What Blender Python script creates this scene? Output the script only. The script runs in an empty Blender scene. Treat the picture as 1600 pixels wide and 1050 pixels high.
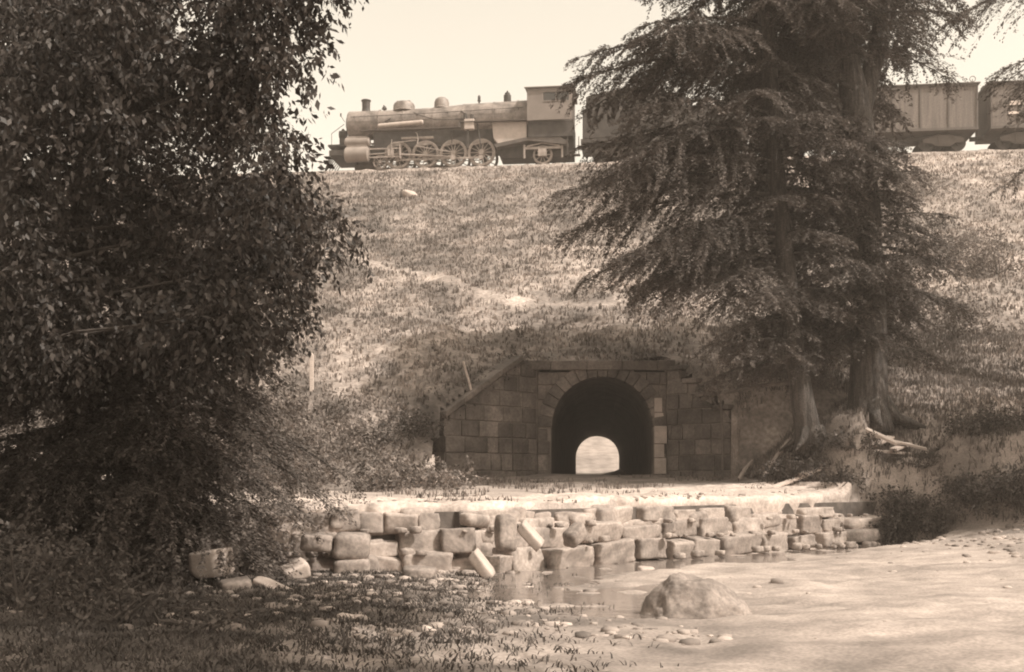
import bpy, math, random
import numpy as np
from mathutils import Vector, Matrix
R = math.radians
SC = bpy.context.scene
COL = SC.collection

# ------------------------------------------------------------ camera, sky, sun, exposure
SUN_EL, SUN_AZ = 50.0, 120.0          # azimuth clockwise from +Y (the view direction)
F = 1760.0                            # focal length in photo pixels (photo 1600 x 1050)
cam_d = bpy.data.cameras.new('camera')
cam = bpy.data.objects.new('camera', cam_d); COL.objects.link(cam)
cam.location = (0, 0, 0); cam.rotation_euler = (R(90), 0, 0)
cam_d.sensor_width = 36; cam_d.lens = F / 1600 * 36
cam_d.shift_y = 225 / 1600
cam_d.clip_start = 0.1; cam_d.clip_end = 6000
SC.camera = cam
SC.view_settings.view_transform = 'Standard'
SC.view_settings.look = 'None'
SC.view_settings.gamma = 1
SC.view_settings.exposure = 1.0
SC.cycles.filter_width = 2.0
SC.cycles.max_bounces = 8
SC.cycles.transparent_max_bounces = 8

world = bpy.data.worlds.new('World'); SC.world = world; world.use_nodes = True
nt = world.node_tree; nt.nodes.clear()
sky = nt.nodes.new('ShaderNodeTexSky'); sky.sky_type = 'NISHITA'; sky.sun_disc = False
sky.sun_elevation = R(SUN_EL); sky.sun_rotation = R(SUN_AZ)
sky.air_density = 1.0; sky.dust_density = 3.0; sky.altitude = 100
hs = nt.nodes.new('ShaderNodeHueSaturation'); hs.inputs['Saturation'].default_value = 0.0
mx = nt.nodes.new('ShaderNodeMix'); mx.data_type = 'RGBA'; mx.blend_type = 'MULTIPLY'
mx.inputs[0].default_value = 1.0; mx.inputs[7].default_value = (1.0, 0.90, 0.75, 1)
bg = nt.nodes.new('ShaderNodeBackground'); bg.inputs['Strength'].default_value = 0.15
wo = nt.nodes.new('ShaderNodeOutputWorld')
nt.links.new(sky.outputs[0], hs.inputs['Color']); nt.links.new(hs.outputs[0], mx.inputs[6])
nt.links.new(mx.outputs[2], bg.inputs['Color']); nt.links.new(bg.outputs[0], wo.inputs['Surface'])

sl = bpy.data.lights.new('sun', 'SUN'); sl.energy = 2.7; sl.angle = R(0.8); sl.color = (1.0, 0.94, 0.85)
so = bpy.data.objects.new('sun', sl); COL.objects.link(so)
sdir = Vector((math.sin(R(SUN_AZ)) * math.cos(R(SUN_EL)), math.cos(R(SUN_AZ)) * math.cos(R(SUN_EL)), math.sin(R(SUN_EL))))
so.rotation_euler = sdir.to_track_quat('Z', 'Y').to_euler()
so.location = sdir * 60

# ------------------------------------------------------------ helpers
def tone(v):
    return (min(v * 1.13, 1), v * 0.94, v * 0.835, 1)

def mat(name, a, b=None, scale=4.0, rough=0.85, bump=0.0, detail=6, island=0.0, transl=0.0, metallic=0.0,
        attr=False, stretch=(1, 1, 1), lo=0.35, hi=0.65, fine=0.0, fine_scale=40, bdist=0.05, bscale=None, spec=0.3):
    m = bpy.data.materials.new(name); m.use_nodes = True
    t = m.node_tree; n = t.nodes; l = t.links
    p = n['Principled BSDF']; out = n['Material Output']
    p.inputs['Roughness'].default_value = rough; p.inputs['Metallic'].default_value = metallic
    p.inputs['Specular IOR Level'].default_value = spec
    b = a if b is None else b
    tc = n.new('ShaderNodeTexCoord'); mp = n.new('ShaderNodeMapping'); mp.inputs['Scale'].default_value = stretch
    l.new(tc.outputs['Object'], mp.inputs['Vector'])
    ns = n.new('ShaderNodeTexNoise'); ns.inputs['Scale'].default_value = scale; ns.inputs['Detail'].default_value = detail
    ns.inputs['Roughness'].default_value = 0.6
    l.new(mp.outputs[0], ns.inputs['Vector'])
    mr = n.new('ShaderNodeMapRange'); mr.inputs[1].default_value = lo; mr.inputs[2].default_value = hi
    l.new(ns.outputs['Fac'], mr.inputs[0])
    mix = n.new('ShaderNodeMix'); mix.data_type = 'RGBA'
    mix.inputs[6].default_value = tone(a); mix.inputs[7].default_value = tone(b)
    l.new(mr.outputs[0], mix.inputs[0])
    col = mix.outputs[2]
    def mul(col, fac_socket):
        mm = n.new('ShaderNodeMix'); mm.data_type = 'RGBA'; mm.blend_type = 'MULTIPLY'; mm.inputs[0].default_value = 1
        l.new(col, mm.inputs[6]); l.new(fac_socket, mm.inputs[7]); return mm.outputs[2]
    if attr:
        at = n.new('ShaderNodeAttribute'); at.attribute_name = 'tone'
        col = mul(col, at.outputs['Color'])
    if island:
        g = n.new('ShaderNodeNewGeometry'); r2 = n.new('ShaderNodeMapRange')
        r2.inputs[3].default_value = 1 - island; r2.inputs[4].default_value = 1 + island
        l.new(g.outputs['Random Per Island'], r2.inputs[0]); col = mul(col, r2.outputs[0])
    if fine:
        n2 = n.new('ShaderNodeTexNoise'); n2.inputs['Scale'].default_value = fine_scale; n2.inputs['Detail'].default_value = 4
        l.new(tc.outputs['Object'], n2.inputs['Vector'])
        r3 = n.new('ShaderNodeMapRange'); r3.inputs[1].default_value = .3; r3.inputs[2].default_value = .7
        r3.inputs[3].default_value = 1 - fine; r3.inputs[4].default_value = 1 + fine
        l.new(n2.outputs['Fac'], r3.inputs[0]); col = mul(col, r3.outputs[0])
    l.new(col, p.inputs['Base Color'])
    if bump:
        bp = n.new('ShaderNodeBump'); bp.inputs['Strength'].default_value = bump; bp.inputs['Distance'].default_value = bdist
        if bscale:
            n4 = n.new('ShaderNodeTexNoise'); n4.inputs['Scale'].default_value = bscale; n4.inputs['Detail'].default_value = 6
            l.new(tc.outputs['Object'], n4.inputs['Vector']); l.new(n4.outputs['Fac'], bp.inputs['Height'])
        else:
            l.new(ns.outputs['Fac'], bp.inputs['Height'])
        l.new(bp.outputs[0], p.inputs['Normal'])
    if transl:
        tr = n.new('ShaderNodeBsdfTranslucent'); l.new(col, tr.inputs['Color'])
        ms = n.new('ShaderNodeMixShader'); ms.inputs[0].default_value = transl
        l.new(p.outputs[0], ms.inputs[1]); l.new(tr.outputs[0], ms.inputs[2]); l.new(ms.outputs[0], out.inputs['Surface'])
    return m

M = dict(
    slope=mat('slope_soil', .11, .21, 1.3, bump=.6, attr=True, fine=.35, fine_scale=9, bdist=.15),
    grass=mat('grass_blades', .11, .215, .8, rough=.8, attr=True, island=.45, transl=.2),
    ground=mat('ground_soil', .16, .26, 1.1, bump=.5, attr=True, fine=.25, fine_scale=25, bdist=.05),
    sand=mat('pale_silt', .30, .47, 1.1, bump=.6, fine=.25, fine_scale=14, bdist=.06),
    masonry=mat('portal_stone', .06, .15, 1.4, bump=1.0, island=.35, fine=.3, fine_scale=14, bdist=.04),
    mortar=mat('mortar', .20, .12, 3),
    vault=mat('vault_stone', .07, .12, 2, bump=.6),
    block=mat('dam_stone', .17, .33, 2.2, bump=.8, island=.20, fine=.22, fine_scale=18, bdist=.03),
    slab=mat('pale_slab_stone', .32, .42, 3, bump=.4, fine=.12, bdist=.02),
    rock=mat('boulder_stone', .13, .25, 3.2, bump=.9, fine=.25, fine_scale=22, bdist=.05),
    gravel=mat('gravel_stone', .16, .34, 1.5, island=.45, bump=.4),
    core=mat('rubble_fill', .06, .11, 4, bump=.5),
    water=mat('stream_water', .10, .16, .7, rough=.08, bump=.25, stretch=(1, 5, 1), spec=.6, bdist=.03, bscale=3.5),
    bark=mat('bark', .028, .085, 11, bump=1.0, stretch=(1, 1, .16), bdist=.12, fine=.4, fine_scale=25),
    bark2=mat('limb_bark', .05, .09, 8, bump=.5),
    hem=mat('hemlock_needles', .07, .14, .9, rough=.7, island=.40, transl=.25),
    leafy=mat('broad_leaves', .035, .08, .7, rough=.55, island=.6, transl=.2, spec=.3),
    shrub=mat('shrub_leaves', .04, .10, .9, rough=.6, island=.5, transl=.25),
    pale_shrub=mat('pale_shrub_leaves', .11, .20, .9, rough=.7, island=.4, transl=.25),
    darkweed=mat('shaded_weed_leaves', .035, .09, 1.2, rough=.7, island=.5, transl=.2),  # darker copy of the weed colour, painting in the near bank's shade
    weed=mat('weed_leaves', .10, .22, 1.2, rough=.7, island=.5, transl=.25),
    wood=mat('weathered_board', .38, .52, 5, stretch=(1, 9, 9), bump=.3, bdist=.01),
    stick=mat('dead_wood', .28, .42, 6, bump=.3, bdist=.01),
    darkwood=mat('dark_dead_wood', .07, .13, 6, bump=.4, bdist=.02),
    boiler=mat('boiler_iron', .10, .25, 1.6, rough=.55, bump=.08, fine=.2, fine_scale=9, bdist=.02, spec=.4),
    iron=mat('black_iron', .025, .06, 3, rough=.6, fine=.3),
    motion=mat('worn_steel', .20, .34, 4, rough=.5, fine=.25, spec=.4),
    cyl=mat('cylinder_jacket', .19, .26, 2, rough=.5, fine=.15),
    light_iron=mat('pale_painted_iron', .32, .40, 3, rough=.5, fine=.15),
    cabm=mat('cab_paint', .15, .19, 1.5, rough=.6, fine=.12),
    glass=mat('window_glass', .02, .03, 2, rough=.1, spec=.7),
    box=mat('boxcar_boards', .10, .16, .9, rough=.8, stretch=(9, 1, .4), fine=.2, fine_scale=12, bump=.3, bdist=.01),
    boxtrim=mat('boxcar_iron', .07, .11, 2, rough=.7),
    letter=mat('faded_white_lettering', .55, .65, 6),
    coal=mat('coal', .02, .05, 8, bump=1, bdist=.1),
    ballast=mat('ballast', .16, .34, 7, bump=.8, bdist=.08, fine=.4, fine_scale=12),
)

def tag(o, label=None, cat=None, group=None, kind=None):
    if label: o['label'] = label
    if cat: o['category'] = cat
    if group: o['group'] = group
    if kind: o['kind'] = kind
    return o

def empty(name, loc=(0, 0, 0), rotz=0.0):
    o = bpy.data.objects.new(name, None); COL.objects.link(o)
    o.location = loc; o.rotation_euler = (0, 0, rotz); o.empty_display_size = .3
    return o

def link(name, me, material, parent=None, smooth=False):
    if material is not None: me.materials.append(material)
    if smooth: me.polygons.foreach_set('use_smooth', [True] * len(me.polygons))
    o = bpy.data.objects.new(name, me); COL.objects.link(o)
    if parent is not None: o.parent = parent
    return o

def np_mesh(name, verts, faces):
    """verts (n,3), faces (m,k) with one k"""
    me = bpy.data.meshes.new(name)
    verts = np.asarray(verts, np.float32); faces = np.asarray(faces, np.int32)
    k = faces.shape[1]
    me.vertices.add(len(verts)); me.vertices.foreach_set('co', verts.ravel())
    me.loops.add(faces.size); me.loops.foreach_set('vertex_index', faces.ravel())
    me.polygons.add(len(faces)); me.polygons.foreach_set('loop_start', np.arange(0, faces.size, k, dtype=np.int32))
    me.update(calc_edges=True)
    return me

def set_tone(me, vals):
    a = me.color_attributes.new('tone', 'FLOAT_COLOR', 'POINT')
    vals = np.asarray(vals, np.float32)
    c = np.ones((len(vals), 4), np.float32); c[:, :3] = vals[:, None]
    a.data.foreach_set('color', c.ravel())

class MB:
    def __init__(s): s.v = []; s.f = []
    def add(s, vs, fs):
        o = len(s.v); s.v += [tuple(v) for v in vs]; s.f += [tuple(i + o for i in f) for f in fs]; return s
    def box(s, c, size, rot=None, taper=1.0):
        hx, hy, hz = (q / 2 for q in size); vs = []
        for z in (-1, 1):
            t = 1 if z < 0 else taper
            for x, y in ((-1, -1), (1, -1), (1, 1), (-1, 1)): vs.append(Vector((x * hx * t, y * hy * t, z * hz)))
        if rot is not None: vs = [rot @ v for v in vs]
        c = Vector(c)
        return s.add([v + c for v in vs], [(3, 2, 1, 0), (4, 5, 6, 7), (0, 1, 5, 4), (1, 2, 6, 5), (2, 3, 7, 6), (3, 0, 4, 7)])
    def bb(s, x0, x1, y0, y1, z0, z1): return s.box(((x0 + x1) / 2, (y0 + y1) / 2, (z0 + z1) / 2), (abs(x1 - x0), abs(y1 - y0), abs(z1 - z0)))
    def tube(s, pts, rad, n=10, cap=True):
        pts = [Vector(p) for p in pts]
        if not hasattr(rad, '__len__'): rad = [rad] * len(pts)
        rings = []; up = None
        for i, p in enumerate(pts):
            d = (pts[min(i + 1, len(pts) - 1)] - pts[max(i - 1, 0)]).normalized()
            if up is None:
                up = Vector((0, 0, 1)) if abs(d.z) < .9 else Vector((1, 0, 0))
            a = d.cross(up).normalized(); up = a.cross(d).normalized()
            rings.append([p + (a * math.cos(2 * math.pi * k / n) + up * math.sin(2 * math.pi * k / n)) * rad[i] for k in range(n)])
        vs = [v for r in rings for v in r]; fs = []
        for i in range(len(pts) - 1):
            for k in range(n):
                fs.append((i * n + k, i * n + (k + 1) % n, (i + 1) * n + (k + 1) % n, (i + 1) * n + k))
        if cap: fs += [tuple(range(n))[::-1], tuple((len(pts) - 1) * n + k for k in range(n))]
        return s.add(vs, fs)
    def disc_y(s, c, r0, r1, y0, y1, n=28):
        """ring in the xz plane with thickness in y (wheel rim); r0 = 0 for a solid disc"""
        cx, cz = c; vs = []; fs = []
        if r0 <= 0:
            return s.tube([(cx, y0, cz), (cx, y1, cz)], r1, n)
        for k in range(n):
            a = 2 * math.pi * k / n; ca, sa = math.cos(a), math.sin(a)
            for r, y in ((r0, y0), (r1, y0), (r1, y1), (r0, y1)): vs.append((cx + r * ca, y, cz + r * sa))
        for k in range(n):
            a, b = 4 * k, 4 * ((k + 1) % n)
            for j in range(4): fs.append((a + j, b + j, b + (j + 1) % 4, a + (j + 1) % 4))
        return s.add(vs, fs)
    def lathe(s, c, prof, n=20):
        c = Vector(c)
        for i in range(1): pass
        vs = []; fs = []
        for r, z in prof:
            for k in range(n):
                a = 2 * math.pi * k / n; vs.append(c + Vector((r * math.cos(a), r * math.sin(a), z)))
        for i in range(len(prof) - 1):
            for k in range(n): fs.append((i * n + k, i * n + (k + 1) % n, (i + 1) * n + (k + 1) % n, (i + 1) * n + k))
        fs.append(tuple((len(prof) - 1) * n + k for k in range(n))); fs.append(tuple(range(n))[::-1])
        return s.add(vs, fs)
    def prism_y(s, poly, y0, y1):
        """polygon in xz extruded along y"""
        n = len(poly); vs = [(x, y0, z) for x, z in poly] + [(x, y1, z) for x, z in poly]
        fs = [tuple(range(n)), tuple(range(2 * n - 1, n - 1, -1))] + [(i, i + n, (i + 1) % n + n, (i + 1) % n) for i in range(n)]
        return s.add(vs, fs)
    def build(s, name, material, parent=None, smooth=False, bevel=0):
        me = bpy.data.meshes.new(name); me.from_pydata(s.v, [], s.f); me.update()
        o = link(name, me, material, parent, False)
        if smooth:
            me.shade_smooth() if hasattr(me, 'shade_smooth') else None
            md = o.modifiers.new('es', 'EDGE_SPLIT'); md.split_angle = R(38)
        if bevel:
            md = o.modifiers.new('b', 'BEVEL'); md.width = bevel; md.segments = 2; md.limit_method = 'ANGLE'
        return o

# numpy value noise
_rs = np.random.RandomState(7); _tab = _rs.rand(512, 512)
def vnoise(x, y, sx=0, sy=0):
    x = np.asarray(x, float) + 1000 + sx; y = np.asarray(y, float) + 1000 + sy
    xi = np.floor(x).astype(int); yi = np.floor(y).astype(int); fx = x - xi; fy = y - yi
    fx = fx * fx * (3 - 2 * fx); fy = fy * fy * (3 - 2 * fy)
    g = lambda a, b: _tab[a % 512, b % 512]
    return (g(xi, yi) * (1 - fx) + g(xi + 1, yi) * fx) * (1 - fy) + (g(xi, yi + 1) * (1 - fx) + g(xi + 1, yi + 1) * fx) * fy
def fbm(x, y, o=4, s=0):
    t = 0; a = .5; n = 0
    for i in range(o):
        t = t + a * vnoise(x * 2 ** i, y * 2 ** i, s + i * 17, s - i * 9); n += a; a *= .5
    return t / n * 2 - 1
def sstep(a, b, x):
    t = np.clip((np.asarray(x, float) - a) / (b - a), 0, 1); return t * t * (3 - 2 * t)
def P(px, py, Y):
    return Vector(((px - 800) / F * Y, Y, (750 - py) / F * Y))

# ------------------------------------------------------------ terrain
DAM = [(-9.0, 17.2), (-4.05, 17.8), (-.43, 19.0), (2.6, 21.9), (6.0, 25.1), (9.2, 27.7), (13.5, 30.2)]
dax, day = np.array([p[0] for p in DAM]), np.array([p[1] for p in DAM])
def damY(x): return np.interp(x, dax, day)
# foot of the right bank: x as a function of y
BY = np.array([-40, 4, 9, 16, 21, 24, 26.2, 27.4, 28.3, 29.5, 32, 34, 60])
BX = np.array([24, 19, 17, 15.6, 14.2, 12.7, 11.1, 9.6, 8.1, 6.7, 6.3, 6.2, 6.2])
def ground_z(x, y):
    x = np.asarray(x, float); y = np.asarray(y, float)
    bed = -1.6 + .09 * sstep(13.6, 12.2, y) + .05 * fbm(x * .9, y * .9, 4, 3) + .035 * fbm(x * 3, y * 3, 3, 8) + .10 * sstep(1.5, 4, x + (y - 14) * .2) * sstep(1.6, 3.6, damY(x) - y + .9 * fbm(x * .6, y * .6, 3, 17)) + (.12 * sstep(6, 9, x) + .42 * sstep(9, 13.5, x + .25 * (y - 22))) * sstep(.9, 2.8, damY(x) - y + .5 * fbm(x, y, 3, 18) + 3 * sstep(9.5, 12, x)) + .16 * sstep(0.5, -4, x) + .05 * fbm(x * 1.7, y * 1.7, 3, 66)
    silt = np.interp(y, [15, 19, 24, 29, 32, 34, 80, 84, 120, 200], [-.48, -.44, -.36, -.17, .04, .16, .34, .4, 7.5, 12])
    silt = silt - .22 * sstep(3, 9, x) * sstep(30, 26, y) + .05 * fbm(x * .7, y * .7, 4, 5)
    up = (y > damY(x) + .85)
    u_ = sstep(.8, .92 + 3.0 * sstep(8.4, 10.5, x), y - damY(x))
    z = bed + (silt - bed) * u_
    # left bank
    lb = sstep(-4.6, -9.5, x) * (1 - up) + sstep(-6.5, -10, x) * up
    z = z + lb * (1.0 + .25 * fbm(x * .8, y * .8, 4, 11))
    z = z + sstep(-12, -40, x) * 4
    # right bank
    d = x - np.interp(y, BY, BX) + .35 * fbm(x * .8, y * .8, 3, 21)
    h = (2.3 + .35 * fbm(x * 1.3, y * 1.3, 4, 61)) * sstep(-.1, 2.2, d) * np.interp(y, [-10, 20, 25, 27.5, 29.5, 33], [.8, .9, .95, .95, .78, .7]) + .07 * np.clip(d - 2, 0, 60)
    z = z + np.where(d > -.1, h, 0) * (1 + .1 * fbm(x, y, 4, 31)) * sstep(90, 60, y)
    return z
EM0, EMS, CROWN = 3.62, .4636, 17.6
def trackY(x): return 67.7 - (np.asarray(x, float) + 9.6) * .1135
XL, XR, PY = .77, 4.67, 34.0
def emb_raw(x, y):
    ty = trackY(np.clip(x, -60, 80))
    e = EM0 + (y - (PY + .3)) * (CROWN - EM0) / (ty - 3.0 - (PY + .3))
    e = np.minimum(e, CROWN)
    e = np.where(y > ty + 3, CROWN - (y - ty - 3) * 1.15, e)
    e = e - 2.2 * sstep(31.2, 27.5, y) * sstep(4.5, 7, x)
    bump_ = sstep(CROWN, CROWN - 2.5, e)
    return e + bump_ * (.38 * fbm(x * .22, y * .22, 3, 41) + .16 * fbm(x * .9, y * .9, 4, 51) + .05 * fbm(x * 3.1, y * 3.1, 3, 61))
def open_dist(x, y):
    """distance outside of the open cut before the portal (negative inside)"""
    yy = PY - y
    dL = np.where(yy < 2.7, (XL - .1 - yy) - x, XL - 2.8 - (yy - 2.7) * .3 - x) / math.sqrt(2)   # left flared wing line
    rx = np.where(yy < 1.6, XR + yy, XR + 1.6 + (yy - 1.6) * .25)
    dR = (x - rx - .1) * .8
    inside = np.maximum(dL, dR)
    return np.where(y > PY + .15, 99, inside)
def emb_z(x, y):
    e = emb_raw(x, y)
    d = open_dist(x, y)
    yy = np.clip(PY - y, 0, 20)
    hl = np.where(yy < 2.75, np.minimum(EM0 - .1, EM0 + .42 - .85 * yy), np.clip(1.6 - (yy - 2.75) * 1.2, 0, 9)); hr = np.where(yy < 1.75, EM0 - .12 - 1.06 * yy, .1)
    hw = np.where(x < (XL + XR) / 2, hl, hr)
    return np.where(y < PY + .3, np.minimum(e, hw + .85 * np.clip(d, 0, 50) + .05), e)
def surf_z(x, y): return np.maximum(ground_z(x, y), np.where(open_dist(x, y) > 0, emb_z(x, y), -50))

def path_tone(x, y):
    """bare worn trail crossing the slope, and patchiness"""
    X = np.array([-12, -9.6, -7.2, -4.5, -1.8, .4, 2.5, 4.2, 7]); 
    PYs = []
    for px, py in ((470, 375), (540, 402), (600, 420), (670, 440), (740, 466), (800, 477), (870, 484), (950, 484), (1060, 470)):
        # y where slope meets this pixel ray
        k = (750 - py) / F; yy = (EM0 - (PY + .3) * EMS) / (k - EMS); PYs.append(((px - 800) / F * yy, yy))
    PYs = np.array(PYs)
    py = np.interp(x, PYs[:, 0], PYs[:, 1]) + .25 * fbm(x * .7, y * 0, 2, 71)
    w = np.exp(-((y - py) / .42) ** 2) * (x > -13) * (x < 8)
    return w
def slope_tone(x, y):
    t = 1.0 + .5 * fbm(x * .13, y * .13, 3, 81) + .85 * fbm(x * .8, y * .8, 4, 91)
    # paler dry grass towards the right middle and low left
    t = t + .45 * np.exp(-(((x - 4.5) / 3.2) ** 2 + ((y - 44) / 5.5) ** 2)) + .3 * np.exp(-(((x + 3.5) / 3) ** 2 + ((y - 34) / 3) ** 2))
    t = t + .35 * sstep(10, 16, x)
    return np.clip(t, .35, 2) + .55 * path_tone(x, y)

def axis(parts):
    out = []
    for a, b, st in parts: out += list(np.arange(a, b, st))
    return np.array(out + [parts[-1][1]])
def grid(name, xs, ys, zf, keep=None):
    X, Y = np.meshgrid(xs, ys); Z = zf(X, Y)
    v = np.stack([X.ravel(), Y.ravel(), Z.ravel()], 1)
    nx, ny = len(xs), len(ys)
    i = (np.arange(ny - 1)[:, None] * nx + np.arange(nx - 1)[None, :])
    f = np.stack([i, i + 1, i + 1 + nx, i + nx], -1).reshape(-1, 4)
    if keep is not None:
        kv = keep(X, Y, Z).ravel(); f = f[kv[f].all(1)]
    return np_mesh(name, v, f), v

xs = axis([(-260, -200, 30), (-200, -30, 17), (-30, -10, 1), (-10, 20, .12), (20, 34, .8), (34, 200, 12), (200, 260, 30)])
ys = axis([(-200, -40, 20), (-40, 6, 3), (6, 34.5, .12), (34.5, 80, 1.2), (80, 200, 5), (200, 320, 30)])
gm, gv = grid('ground', xs, ys, ground_z)
gx, gy, gz = gv[:, 0], gv[:, 1], gv[:, 2]
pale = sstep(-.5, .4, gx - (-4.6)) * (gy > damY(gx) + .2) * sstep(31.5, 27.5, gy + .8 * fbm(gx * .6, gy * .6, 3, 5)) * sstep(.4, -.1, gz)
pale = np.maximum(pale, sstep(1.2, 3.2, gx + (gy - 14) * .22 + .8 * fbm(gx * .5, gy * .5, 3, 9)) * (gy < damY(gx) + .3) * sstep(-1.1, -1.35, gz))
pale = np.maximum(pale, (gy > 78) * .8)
tn = 1.0 + .5 * fbm(gx * .5, gy * .5, 4, 13) + .5 * fbm(gx * 2.2, gy * 2.2, 3, 14) - .6 * sstep(-.8, -3.2, gx + .7 * fbm(gx, gy, 3, 4)) * (gy < damY(gx))  # last term paints shade into the ground of the left near bank
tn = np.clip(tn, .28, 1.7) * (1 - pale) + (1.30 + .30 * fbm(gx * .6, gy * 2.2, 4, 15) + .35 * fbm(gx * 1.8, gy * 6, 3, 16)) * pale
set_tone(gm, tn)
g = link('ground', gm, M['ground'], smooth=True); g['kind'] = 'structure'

xs2 = axis([(-160, -30, 8), (-30, -14, .6), (-14, 16, .16), (16, 40, .6), (40, 170, 8)])
ys2 = axis([(20, 27, .5), (27, 40, .16), (40, 60, .3), (60, 72, .4), (72, 84, 1)])
em, ev = grid('embankment', xs2, ys2, emb_z,
              keep=lambda X, Y, Z: ~((Y > 80.4) & (np.abs(X - 6.1) < 9)) & (open_dist(X, Y) > -.12) & (Z > ground_z(X, Y) - .35))
set_tone(em, slope_tone(ev[:, 0], ev[:, 1]))
e = link('embankment', em, M['slope'], smooth=True); e['kind'] = 'structure'

# shallow water along the foot of the dam
wm, wv = grid('stream', axis([(-5, 12, .5)]), axis([(11, 28, .5)]), lambda X, Y: X * 0 - 1.575,
              keep=lambda X, Y, Z: (Y < damY(X) + .3))
w = link('stream_water', wm, M['water']); w['kind'] = 'structure'

# ------------------------------------------------------------ grass and weeds
def blades(name, pts, hmin, hmax, width, material, label, tones=None, lean=.35, per=3, seed=1, cat='grass'):
    r = np.random.RandomState(seed)
    p = np.repeat(pts, per, 0); n = len(p)
    p = p + np.c_[r.normal(0, .05, n), r.normal(0, .05, n), np.zeros(n)]
    h = r.uniform(hmin, hmax, n); a = r.uniform(0, 2 * np.pi, n)
    ln = r.normal(0, lean, (n, 2)) * h[:, None]
    wv_ = np.c_[np.cos(a), np.sin(a), np.zeros(n)] * (width * r.uniform(.6, 1.4, n))[:, None]
    tip = p + np.c_[ln, h]; mid = p + np.c_[ln * .35, h * .6]
    v = np.stack([p - wv_ - [0, 0, .03], p + wv_ - [0, 0, .03], mid + wv_ * .8, tip, mid - wv_ * .8], 1).reshape(-1, 3)
    i = np.arange(n)[:, None] * 5
    f = np.concatenate([i + [0, 1, 2], i + [0, 2, 4], i + [4, 2, 3]], 1).reshape(-1, 3)
    me = np_mesh(name, v, f)
    if tones is not None: set_tone(me, np.repeat(np.repeat(tones, per), 5))
    else: set_tone(me, np.ones(len(v)))
    o = link(name, me, material); tag(o, label, cat, kind='stuff'); return o
r = np.random.RandomState(3)
n = 62000
gx = r.uniform(-15, 30, n); gy = 28 + 38 * r.rand(n) ** 1.25
ok = (open_dist(gx, gy) > .15) & (gy < trackY(gx) - 2.2) & (emb_z(gx, gy) > ground_z(gx, gy) - .05) & (np.abs(gx) < gy * .5 + 1.5)
ok &= (path_tone(gx, gy) < .45) | (r.rand(n) < .12)
gx, gy = gx[ok], gy[ok]
blades('embankment_grass', np.c_[gx, gy, surf_z(gx, gy)], .04, .17, .022, M['grass'],
       'dry mottled grass covering the whole railway embankment slope', slope_tone(gx, gy) * (.75 + .5 * r.rand(len(gx))), per=3, seed=4)
n = 42000
gx = r.uniform(6, 19, n); gy = r.uniform(14, 37, n)
d = gx - np.interp(gy, BY, BX); ok = (d > .2) & (np.abs(gx) < gy * .52) & (r.rand(n) < .75)
gx, gy = gx[ok], gy[ok]
blades('bank_grass', np.c_[gx, gy, surf_z(gx, gy)], .05, .20, .012, M['grass'],
       'short thin grass on the stream bank around the hemlock trunks', np.clip(.75 + .4 * fbm(gx * .6, gy * .6, 3, 2), .3, 1.5), per=3, seed=5)
n = 34000
gx = r.uniform(-9, 2, n); gy = r.uniform(7, 19, n)
ok = (gy < damY(gx) - .5) & (r.rand(n) < sstep(1.2, -3.5, gx + .9 * fbm(gx * .8, gy * .8, 3, 6)))
gx, gy = gx[ok], gy[ok]
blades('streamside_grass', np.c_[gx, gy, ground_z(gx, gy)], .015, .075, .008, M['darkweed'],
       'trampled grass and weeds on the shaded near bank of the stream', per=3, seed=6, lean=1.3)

# ------------------------------------------------------------ foliage builders
def leaf_arrays(p, d, wdir, L, W, fold=.0):
    """diamond leaves: p base (n,3), d direction (n,3), wdir width direction (n,3)"""
    a = p; m = p + d * (L * .45)[:, None]; t = p + d * L[:, None]
    v = np.stack([a, m + wdir * W[:, None], t, m - wdir * W[:, None]], 1).reshape(-1, 3)
    i = np.arange(len(p))[:, None] * 4
    return v, (i + [0, 1, 2, 3])
def norm(v): return v / (np.linalg.norm(v, axis=-1, keepdims=True) + 1e-9)

def trunk_mesh(mb, pts, radii, n=14, flare=True, seed=0):
    rr = random.Random(seed)
    P_ = []; Rr = []
    for i in range(len(pts) - 1):
        a, b = Vector(pts[i]), Vector(pts[i + 1]); k = max(2, int((b - a).length / .5))
        for j in range(k):
            t = j / k; P_.append(a.lerp(b, t) + Vector((rr.uniform(-.015, .015), rr.uniform(-.015, .015), 0))); Rr.append(radii[i] * (1 - t) + radii[i + 1] * t)
    P_.append(Vector(pts[-1])); Rr.append(radii[-1])
    mb.tube(P_, Rr, n)

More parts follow.
